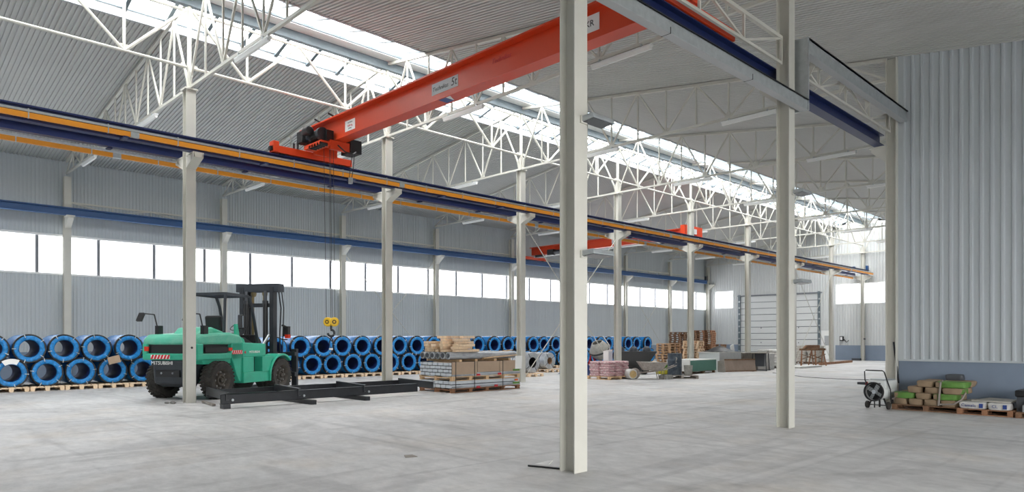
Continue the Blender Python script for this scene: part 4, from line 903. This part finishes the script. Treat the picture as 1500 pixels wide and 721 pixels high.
# concrete mixer with tarp behind
mx = thing('concrete_mixer', 'dusty concrete mixer behind the pink bags', 'mixer', (-19.6, 24.9, 0))
MB().lathe([(0,-.38),(.28,-.36),(.46,-.10),(.46,.08),(.26,.40),(.24,.42),(.22,.40),(.40,.06)], 24).tf(Matrix.Translation((-19.6, 24.9, 1.1)) @ Matrix.Rotation(.5, 4, 'X')).build('drum', 'cement', mx, smooth=True)
MB().lathe([(.47,-.04),(.49,0),(.47,.04)], 24).tf(Matrix.Translation((-19.6, 24.9, 1.1)) @ Matrix.Rotation(.5, 4, 'X')).build('gear_ring', 'darkmetal', mx)
for dx in (-.45, .45): MB().bar((-19.6+dx, 24.5, 0), (-19.6+dx, 24.9, 1.05), .05, .05).bar((-19.6+dx, 25.35, 0), (-19.6+dx, 24.9, 1.05), .05, .05).build('stand', 'decalred', mx)
MB().bar((-20.05, 24.5, .05), (-19.15, 24.5, .05), .05, .05).bar((-20.05, 25.35, .05), (-19.15, 25.35, .05), .05, .05).build('base_bar', 'darkmetal', mx)
MB().path([(-19.05, 24.9, 1.0), (-18.95, 24.8, 1.3), (-19.1, 24.5, 1.75)], .02).build('handle', 'whitep', mx)
tp = thing('tarpaulin', 'dark blue crumpled tarpaulin beside the mixer', 'tarpaulin', (-20.2, 24.0, 0)); vs = []; 
for i in range(9):
    for j in range(9):
        u, v_ = i/8, j/8; vs.append((-20.9+1.6*u, 23.5+1.3*v_, max(.02, .62*math.sin(PI*u)**.7*math.sin(PI*v_)**.6 + .05*math.sin(9*u+7*v_))))
MB().add(vs, [(i*9+j, i*9+j+1, (i+1)*9+j+1, (i+1)*9+j) for i in range(8) for j in range(8)]).build('sheet', 'tarp', tp, smooth=True)
# wrapped roll
rl = thing('fabric_roll', 'white film-wrapped roll lying beside the pink bags', 'roll', (-16.6, 23.1, .2)); MB().lathe([(.05,-.5),(.19,-.5),(.205,-.47),(.205,.47),(.19,.5),(.05,.5)], 24, (0,0,0), 'z').tf(Matrix.Translation((-16.75, 22.75+.35, .205)) @ Matrix.Rotation(PI/2, 4, 'Y') @ Matrix.Rotation(.5, 4, 'X')).build('winding', 'fabric_roll', rl, smooth=True)
MB().lathe([(.0,.0),(.09,.0),(.15,.003),(.15,-.01)], 20).tf(Matrix.Translation((-16.75, 22.75+.35, .205)) @ Matrix.Rotation(PI/2, 4, 'Y') @ Matrix.Rotation(.5, 4, 'X') @ Matrix.Translation((0,0,.503))).build('core', 'tan', rl)
# black tipping skip
sk_ = thing('tipping_skip', 'black steel tipping skip behind the middle column', 'skip', (-18.6, 26.3, 0)); a = Matrix.Rotation(.75, 4, 'Z'); T0 = Matrix.Translation((-18.75, 26.4, 0)) @ a
MB().prism([(-.75, -.5, .35), (.45, -.5, .35), (.95, -.5, 1.05), (-.85, -.5, 1.05)], (0,1.0,0)).tf(T0).build('bucket', 'black', sk_)
MB().box(-.6, .6, -.42, -.30, .12, .34).box(-.6, .6, .30, .42, .12, .34).tf(T0).build('fork_pocket', 'black', sk_)
for x in (-.4, .4): MB().tube((x, -.5, .1), (x, .5, .1), .1, 12).tf(T0).build('castor', 'black', sk_)
for i, x in enumerate((-.65, -.05, .55)): t = thing('pipe_bend', f'black rubber pipe end standing in the skip, {ordn(i+1)} across', 'pipe', tuple(T0 @ Vector((x, 0, .9))), group='pipes in the skip'); MB().lathe([(.19,-.4),(.2,.15),(.17,.28),(.1,.36),(0,.38)], 16).build('pipe', 'machinegrey', t, True, False)
# wheelbarrow
wb_ = thing('wheelbarrow', 'cement-covered wheelbarrow in front of the pallet stack', 'wheelbarrow', (-16.0, 23.6, 0), math.radians(42))
MB().prism([(-.30, -.32, .38), (.42, -.32, .38), (.62, -.4, .66), (-.52, -.4, .70)], (0,.02,0)).prism([(-.30, .30, .38), (.42, .30, .38), (.62, .38, .66), (-.52, .38, .70)], (0,.02,0)).prism([(-.30, -.32, .38), (-.52, -.4, .70), (-.52, .4, .70), (-.30, .32, .38)], (.02,0,0)).prism([(.42, -.32, .38), (.62, -.4, .66), (.62, .4, .66), (.42, .32, .38)], (.02,0,0)).box(-.30, .42, -.32, .32, .36, .39).build('tray', 'barrow', wb_, False, False)
MB().pillow(.8, .55, .14, c=(0,0,.55), seed=4).build('load', 'cement', wb_, True, False)
wt = MB().lathe([(.12,-.05),(.2,-.05),(.22,0),(.2,.05),(.12,.05)], 22, (-.62, 0, .22), 'y').build('tyre', 'barrow', wb_, True, False); MB().lathe([(0,-.03),(.12,-.04),(.12,.04),(0,.03)], 16, (-.62,0,.22), 'y').build('rim', 'darkmetal', wt, False, False)
for s_ in (-1, 1): MB().tube((-.66, s_*.1, .22), (.5, s_*.26, .36), .02, 6).tube((.5, s_*.26, .36), (1.0, s_*.3, .56), .02, 6).build('handle', 'barrow', wb_, False, False); MB().path([(.25, s_*.24, .34), (.32, s_*.26, .0), (.5, s_*.26, .0), (.5, s_*.26, .34)], .018).build('leg', 'barrow', wb_, False, False)
tag(MB().box(-15.75, -15.35, 23.85, 24.25, 0, .16).box(-15.72, -15.38, 23.88, 24.22, .16, .17).build('concrete_block', 'cement'), 'grey concrete block on the floor beneath the wheelbarrow', 'block')
# pallet with barrel, tub, bags
p3 = pallet('pallet', 'grey wooden pallet carrying the dark barrel', 1.3, 1.2, .13, 'woodgrey'); p3.location = (-15.55, 25.05, 0); p3.rotation_euler = (0,0,.75)
bz = thing('barrel', 'dark blue steel barrel splashed with cement', 'barrel', (-15.75, 25.0, .13)); MB().lathe([(0,0),(.29,0),(.3,.02),(.29,.04),(.29,.30),(.302,.32),(.29,.34),(.29,.58),(.302,.60),(.29,.62),(.29,.86),(.3,.88),(.28,.89),(.27,.86),(.0,.855)], 28).build('drum', 'barrel', bz, True, False); MB().lathe([(.27,.862),(.28,.885),(.0,.87)], 24).build('lid', 'machinegrey', bz, False, False); inst('lettering', text_mesh('?', .34, 'baggrey', .002), bz, (.206, -.208, .6), (PI/2, 0, PI/4))
tb = thing('tub', 'grey cement bucket beside the dark barrel', 'bucket', (-15.2, 25.15, .13)); MB().lathe([(0,0),(.15,0),(.18,.38),(.19,.40),(.17,.40),(.14,.02),(0,.02)], 20).build('shell', 'cement', tb, True, False); MB().path([(0,-.18,.38),(.0,-.12,.2),(0,.0,.12),(0,.12,.2),(0,.18,.38)], .008).build('handle', 'galv', tb, False, False)
tag(inst('cement_bag', bag_mesh(.5,.35,.18,'yellowbag',3), None, (-16.25, 24.85, .14), (0,0,.6)), 'yellow bag on the barrel pallet', 'bag'); tag(inst('cement_bag', bag_mesh(.5,.35,.2,'bagwhite',5), None, (-16.5, 25.4, .14), (0,0,.9)), 'white bag behind the yellow bag on the barrel pallet', 'bag')
tag(inst('cement_bag', bag_mesh(.4,.3,.2,'baggreen',6), None, (-16.4, 25.6, .33), (0,0,.9)), 'green and white bag behind the dark barrel', 'bag')
# pallet stacks
def pallet_stack(x, y, n, m, what, rz, L=1.2, W=.8, jit=.03):
    p = pallet('pallet', f'{what}, first from the floor', L, W, .135, m, what + ' stack'); p.location = (x, y, 0); p.rotation_euler = (0,0,rz)
    for i in range(1, n): copy_tree(p, (x+random.uniform(-jit, jit), y+random.uniform(-jit, jit), .137*i), rz+random.uniform(-.03, .03), label=f'{what}, {ordn(i+1)} from the floor')
pallet_stack(-20.55, 32.0, 10, 'woodmid', 'brown wooden pallet in the stack behind the barrel', PI/2+.1)
pallet_stack(-19.7, 33.1, 11, 'woodlight', 'pale wooden pallet in the stack behind the barrel', .1, .9, .7)
pallet_stack(-24.75, 39.9, 15, 'wooddark', 'dark wooden pallet in the stack near the coil row', PI/2); pallet_stack(-24.75, 41.2, 15, 'wooddark', 'dark wooden pallet in the second stack near the coil row', PI/2)
pallet_stack(-24.5, 42.7, 16, 'woodred', 'reddish wooden pallet in the tall stack by the corner', .2); pallet_stack(-24.5, 44.1, 9, 'wooddark', 'dark wooden pallet in the low stack by the corner', .1)
# plasterboard, white crate, formwork
p4 = pallet('pallet', 'dark pallet under the green boards', 2.2, 1.2, .12, 'wooddark'); p4.location = (-17.45, 29.2, 0); p4.rotation_euler = (0,0,PI/2)
for i in range(14): tag(MB().box(-18.05, -16.82, 28.05+.01*(i % 3), 30.35, .122+.038*i, .122+.038*(i+1)-.004).build('plasterboard', 'board_green' if i < 13 else 'board_white'), f'plasterboard sheet with green edge, {ordn(i+1)} from the bottom', 'board', 'green-edged boards')
tag(MB().box(-18.06, -16.84, 27.98, 28.04, .12, .66).build('end_cover', 'board_white'), 'white cover on the end of the green boards', 'cover')
wc = thing('white_crate', 'long white crate of blocks behind the green boards', 'crate', (-18.5, 31.6, 0)); MB().box(-18.08, -16.95, 30.9, 33.1, .0, .92).build('body', 'whitebin', wc, bevel=.015); MB().box(-18.12, -16.92, 30.85, 33.15, .92, .96).build('lid', 'board_white', wc)
gx = thing('plywood_stack', 'stack of grey wood panels beside the white crate', 'panels', (-17.4, 33.4, 0)); 
for i in range(9): MB().box(-18.0+.02*(i % 2), -16.95, 33.2, 35.0-.03*(i % 3), .1*i+.0, .1*i+.094).build('panel', 'woodgrey', gx)
bk = thing('black_sheet', 'black crumpled plastic sheet on the white crate', 'sheet', (-17.6, 32.0, .96)); vs = []
for i in range(9):
    for j in range(7): u, v_ = i/8, j/6; vs.append((-18.05+1.0*v_, 31.0+2.0*u, .965+.28*max(0, math.sin(PI*u)**1.5*math.sin(PI*v_)) + .03*math.sin(11*u+5*v_)**2))
MB().add(vs, [(i*7+j, i*7+j+1, (i+1)*7+j+1, (i+1)*7+j) for i in range(8) for j in range(6)]).build('sheet', 'black', bk, smooth=True)
tag(MB().cbox((-17.6, 33.4, 1.1), (.04,.34,.42), Matrix.Rotation(.25, 3, 'X')).build('white_card', 'white'), 'white card standing on the white crate', 'card')
fm = thing('formwork_box', 'open brown formwork box tilted beside the grey panels', 'formwork', (-16.5, 31.5, 0)); TF = Matrix.Translation((-16.2, 31.6, .0)) @ Matrix.Rotation(PI/2-.35, 4, 'Z') @ Matrix.Rotation(-.18, 4, 'X')
MB().box(-.95, .95, -.03, .0, .03, .62).tf(TF).build('side_board', 'formply', fm); MB().box(-.95, .95, .5, .53, .03, .62).tf(TF).build('side_board', 'formply', fm); MB().box(-.95, -.9, 0, .5, .03, .62).box(.9, .95, 0, .5, .03, .62).tf(TF).build('end_board', 'woodgrey', fm); MB().box(-.97, .97, -.05, -.03, .58, .64).box(-.97, .97, -.05, -.03, .02, .07).tf(TF).build('rim', 'wooddark', fm)
# table saw, bag pallets, trestles, planks towards the far door
sw = thing('table_saw', 'dark table saw on thin legs in front of the big door', 'machine', (-16.3, 33.9, 0), .3); MB().box(-.35, .35, -.55, .55, .88, .92).build('table', 'woodgrey', sw, False, False); MB().prism([(-.2,-.3,.22), (.2,-.3,.22), (.25,-.32,.88), (-.25,-.32,.88)], (0,.6,0)).build('motor_case', 'machinegrey', sw, False, False)
for sx in (-.3, .3):
    for sy in (-.48, .48): MB().bar((sx*1.15, sy*1.1, 0), (sx, sy, .88), .04, .04).build('leg', 'darkmetal', sw, False, False)
MB().box(-.4, .4, -.62, -.58, .0, .03).box(-.4, .4, .58, .62, .0, .03).build('foot_bar', 'darkmetal', sw, False, False)
tag(MB().box(-17.0, -16.3, 34.9, 35.5, 0, .86).build('wrapped_bricks', 'bagwhite', bevel=.03), 'white speckled pack beside the table saw', 'pack')
p5 = pallet('pallet', 'grey pallet under the white and red bags', 1.6, 1.3, .12, 'woodgrey'); p5.location = (-17.3, 37.6, 0); p5.rotation_euler = (0,0,.2)
bag_stack(-18.0, -16.75, 36.9, 38.3, .12, 2, 3, 6, .15, 'bagwhite', 'white bag on the pallet before the big door', 21)
for i in range(5): tag(MB().box(-16.76, -16.70, 37.0, 37.5, .17+.15*i, .27+.15*i).build('red_label', 'bagpink'), f'red bag label on the white bags, {ordn(i+1)} from the bottom', 'label', 'red bag labels')
p6 = pallet('pallet', 'grey pallet under the pale bags by the trestles', 1.5, 1.4, .12, 'wooddark'); p6.location = (-18.5, 45.6, 0)
bag_stack(-19.2, -17.85, 44.9, 46.3, .12, 2, 3, 7, .15, 'baggrey', 'pale grey bag stacked by the service door', 31)
for k_, (tx, ty) in enumerate(((-16.95, 41.4), (-16.75, 42.2))):
    tt = thing('trestle', f'brown wooden trestle before the big door, {["nearer", "farther"][k_]} one', 'trestle', (tx, ty, 0), .5+.4*k_)
    MB().box(-.5, .5, -.06, .06, .92, 1.04).build('top_beam', 'wooddark', tt, False, False)
    for sx in (-.4, .4):
        for sy in (-.28, .28): MB().bar((sx, sy, 0), (sx*.9, 0, .96), .05, .05).build('leg', 'woodred', tt, False, False)
    MB().bar((-.4, -.2, .4), (.4, -.2, .7), .04, .04).bar((-.4, .2, .7), (.4, .2, .4), .04, .04).build('brace', 'wooddark', tt, False, False)
for k_ in range(4): tag(MB().bar((-17.15+.05*k_, 41.2, 1.07+.05*k_), (-16.7, 42.3, 1.07+.05*k_), .14, .045).build('plank', 'woodred'), f'brown plank across the trestles, {ordn(k_+1)} from the bottom', 'plank', 'planks on the trestles')
tag(MB().bar((-17.0, 43.3, .07), (-17.5, 49.8, .07), .2, .14).build('long_beam', 'woodred'), 'long brown timber beam on the floor by the service door', 'timber'); tag(MB().bar((-16.2, 37.6, .05), (-16.2, 40.6, .05), .7, .08).build('floor_boards', 'board_white'), 'pale flat boards on the floor before the trestles', 'boards')
tag(MB().box(-19.0, -18.4, 54.2, 54.45, 0, .16).build('dark_bundle', 'machinegrey'), 'dark bundle on the floor at the far wall', 'bundle')
wx = thing('wall_box', 'black switch box on the far wall between door and window', 'switch box', (-19.85, YE-.1, 1.3)); MB().box(-20.0, -19.72, YE-.18, YE-.06, 1.45, 1.8).build('case', 'black', wx); MB().box(-19.95, -19.8, YE-.19, YE-.18, 1.52, 1.75).build('cover', 'whitep', wx); MB().path([(-19.72, YE-.12, 1.6), (-19.5, YE-.14, 1.35), (-19.35, YE-.12, 1.5)], .03).build('cable', 'cable', wx)
tag(MB().cbox((-30.6, YE-.13, 2.0), (.3,.2,.42)).build('fuse_box', 'black'), 'black box on the wall in the far corner', 'switch box')
tag(MB().cbox((XM+.13, gy(8)-.05, 1.6), (.06,.25,.1)).build('socket_box', 'black'), 'small black socket on the last middle column', 'socket')
cv = bpy.data.objects.new('floor_cable', MB().path([(-14.7, 31.8, .012), (-13.6, 30.6, .012), (-12.2, 29.4, .012), (-11.2, 28.9, .012), (-10.0, 28.9, .012), (-8.0, 29.5, .012), (-6.0, 30.2, .012)], .011).mesh('floor_cable', 'cable')); C.objects.link(cv); tag(cv, 'thin dark cable trailing across the floor before the far door', 'cable')
for i, (bx0, bx1) in enumerate(((-27.5, -25.2), (-24.8, -22.4))): tag(MB().box(bx0, bx1, 53.7, 54.3, 0, .35+.1*i).build('timber_stack', 'woodgrey'), f'low grey timber stack at the foot of the big door, {["nearer the corner", "nearer the service door"][i]}', 'timber')

# ---------------------------------------------------------------- beside the partition
ht = thing('fan_heater', 'white fan heater on wheels with black round grille by the partition corner', 'heater', (-5.52, 17.55, 0), math.radians(-8))
MB().lathe([(.20,-.30),(.205,-.28),(.205,.42),(.17,.46),(.0,.46)], 28, (0,0,.40), 'y').build('barrel', 'heater_white', ht, True, False)
MB().box(-.20, .21, -.18, .40, .46, .66).build('control_housing', 'heater_white', ht, False, False, .02); MB().box(-.15, .18, -.15, .36, .66, .69).build('top_tray', 'galv', ht, False, False); MB().cbox((.06,-.185,.58), (.08,.02,.04)).build('switch', 'black', ht, False, False)
MB().lathe([(.19,-.31),(.225,-.32),(.225,-.27),(.20,-.27)], 30, (0,0,.40), 'y', True).build('grille_ring', 'black', ht, True, False)
MB().lathe([(.0,-.20),(.20,-.20)], 24, (0,0,.40), 'y').build('grille_back', 'black', ht, False, False)
for r in (.06, .11, .16): MB().lathe([(r-.003,-.318),(r,-.322),(r+.003,-.318),(r,-.314)], 24, (0,0,.40), 'y', True).build('grille_wire', 'black', ht, False, False)
fnb = MB().lathe([(0,-.29),(.05,-.29),(.055,-.22)], 16, (0,0,.40), 'y').build('fan_hub', 'carton_white', ht, False, False)
for k_ in range(4):
    a = k_*PI/2+.5; m_ = MB().cbox((.12,0,0), (.13,.012,.09), Matrix.Rotation(.5, 3, 'X')).tf(Matrix.Rotation(a, 4, 'Y')); m_.v = [(p[0], p[1]-.25, p[2]+.40) for p in m_.v]; m_.build('fan_blade', 'galv', ht, False, False)
MB().path([(-.24,-.22,.66),(-.25,-.22,.86),(-.22,-.22,.89),(.16,-.22,.89),(.2,-.22,.86),(.26,-.05,.45),(.26,0,.12)], .014, 8).path([(-.24,-.22,.66),(-.22,-.1,.5)], .014).build('handle_bar', 'black', ht, True, False)
for sx in (-.23, .25): MB().lathe([(0,-.03),(.07,-.03),(.085,-.02),(.085,.02),(.07,.03),(0,.03)], 20, (sx,-.12,.085), 'x').build('wheel', 'rubber', ht, True, False)
MB().tube((-.23,-.12,.085), (.25,-.12,.085), .012, 6).build('axle', 'black', ht, False, False); MB().bar((.0,-.26,.2), (.0,-.26,.03), .02, .02).bar((.15,.3,.2), (.15,.3,.0), .03, .03).bar((-.15,.3,.2), (-.15,.3,.0), .03, .03).bar((-.18,-.12,.1), (-.12,-.1,.24), .03, .03).bar((.2,-.12,.1), (.14,-.1,.24), .03, .03).build('stand', 'black', ht, False, False)
MB().tube((-.2,-.05,.57), (-.29,-.08,.57), .045, 14).build('socket', 'decalred', ht, False, False); MB().tube((-.29,-.08,.57), (-.46,-.14,.57), .035, 12, .03).build('plug', 'machinegrey', ht, False, False)
p7 = pallet('pallet', 'dark wooden pallet under the green and brown bags', 1.38, 1.0, .13, 'wooddark'); p7.location = (-4.55, 17.96, 0)
lay = [[(-5.22,-4.93,'kraft'),(-4.92,-4.62,'kraft'),(-4.61,-4.29,'kraft'),(-4.28,-3.92,'kraft')],
       [(-5.21,-4.78,'baggreen'),(-4.77,-4.46,'kraft'),(-4.42,-3.93,'baggreen')],
       [(-4.94,-4.64,'kraft'),(-4.60,-4.26,'kraft'),(-4.25,-3.83,'kraft')],
       [(-4.75,-4.41,'kraft'),(-4.38,-3.76,'baggreen')]]
for r, row in enumerate(lay):
    for i, (a, c, m_) in enumerate(row):
        for d in range(2):
            mm = m_ if d == 0 else 'kraft'
            o = tag(inst('cement_bag', bag_mesh(c-a, .48, .145, mm, r*7+i+d), None, ((a+c)/2, 17.70+.5*d, .13+.137*r), (0,0,0)), f'{"green" if mm == "baggreen" else "brown paper"} cement bag beside the heater, {ordn(r+1)} layer, {ordn(i+1)} across, {["front", "back"][d]} row', 'bag', 'bags beside the heater')
            if d == 0 and mm == 'baggreen': MB().box(-(c-a)/2+.03, -(c-a)/2+.10, -.243, .2, .02, .125).build('paper_end', 'kraft', o, False, False)
            if d == 0 and r == 2 and i == 2: MB().box((c-a)/2-.10, (c-a)/2+.004, -.2, .2, .02, .12).build('green_end', 'baggreen', o, False, False)
st_ = thing('lashing_strap', 'grey lashing strap over the green and brown bags', 'strap', (-4.27, 17.44, .2)); MB().path([(-4.29,17.44,.15),(-4.27,17.435,.40),(-4.25,17.45,.66),(-4.24,17.55,.70)], .022, 6).path([(-4.29,17.44,.18),(-4.0,17.43,.2),(-3.86,17.46,.3),(-3.80,17.55,.45)], .02, 6).build('band', 'woodgrey', st_)
tag(inst('dark_bundle', bag_mesh(.35,.3,.14,'machinegrey',9), None, (-4.15, 18.25, .68)), 'dark cloth bundle on top of the bags beside the heater', 'bundle')
p8 = pallet('pallet', 'brown wooden pallet under the white bags', 1.0, 1.0, .13, 'woodred'); p8.location = (-3.43, 17.9, 0)
for i, (a, c) in enumerate(((-3.90,-3.40),(-3.38,-2.98))):
    for d in range(2):
        o = tag(inst('cement_bag', bag_mesh(c-a, .5, .15, 'bagwhite', 40+i+d), None, ((a+c)/2, 17.62+.5*d, .13)), f'white printed bag on the low pallet, {["nearer the brown bags", "nearer the dark machine"][i]}, {["front", "back"][d]} row', 'bag', 'white bags on the low pallet')
        if d == 0: inst('lettering', text_mesh('Camala' if i == 0 else 'CL', .09, 'inkblue', .001), o, (-.06, -.262, .075), (PI/2,0,0)); MB().box((c-a)/2-.12, (c-a)/2-.05, -.256, -.25, .03, .12).build('print_block', 'inkblue', o, False, False)
tag(MB().prism([(-3.7,17.6,.285), (-3.0,17.55,.285), (-2.98,18.2,.30), (-3.5,18.3,.31)], (0,0,.02)).build('film_sheet', 'baggrey'), 'crumpled grey film over the white bags', 'film')
p9 = pallet('pallet', 'dark pallet under the dark machine at the picture edge', 1.0, 1.0, .12, 'wooddark'); p9.location = (-2.38, 17.85, 0)
mc = thing('dark_machine', 'dark grey machine with black head beside the white bags', 'machine', (-2.6, 17.8, .12)); MB().box(-2.93, -2.3, 17.55, 18.1, .42, .56).build('head', 'black', mc, bevel=.03); MB().box(-2.9, -2.72, 17.6, 18.0, .12, .42).build('column', 'machinegrey', mc); MB().box(-2.72, -2.2, 17.5, 18.1, .12, .36).build('base', 'woodgrey', mc); MB().box(-2.78, -2.2, 17.45, 17.55, .12, .26).build('tool_tray', 'galv', mc)
# brace at the partition corner
tag(MB().bar((XR+.15, 18.52, .55), (XR+.04, 18.50, 1.55), .03, .05).build('corner_cable', 'darkmetal'), 'dark cable run on the column at the partition corner', 'cable')
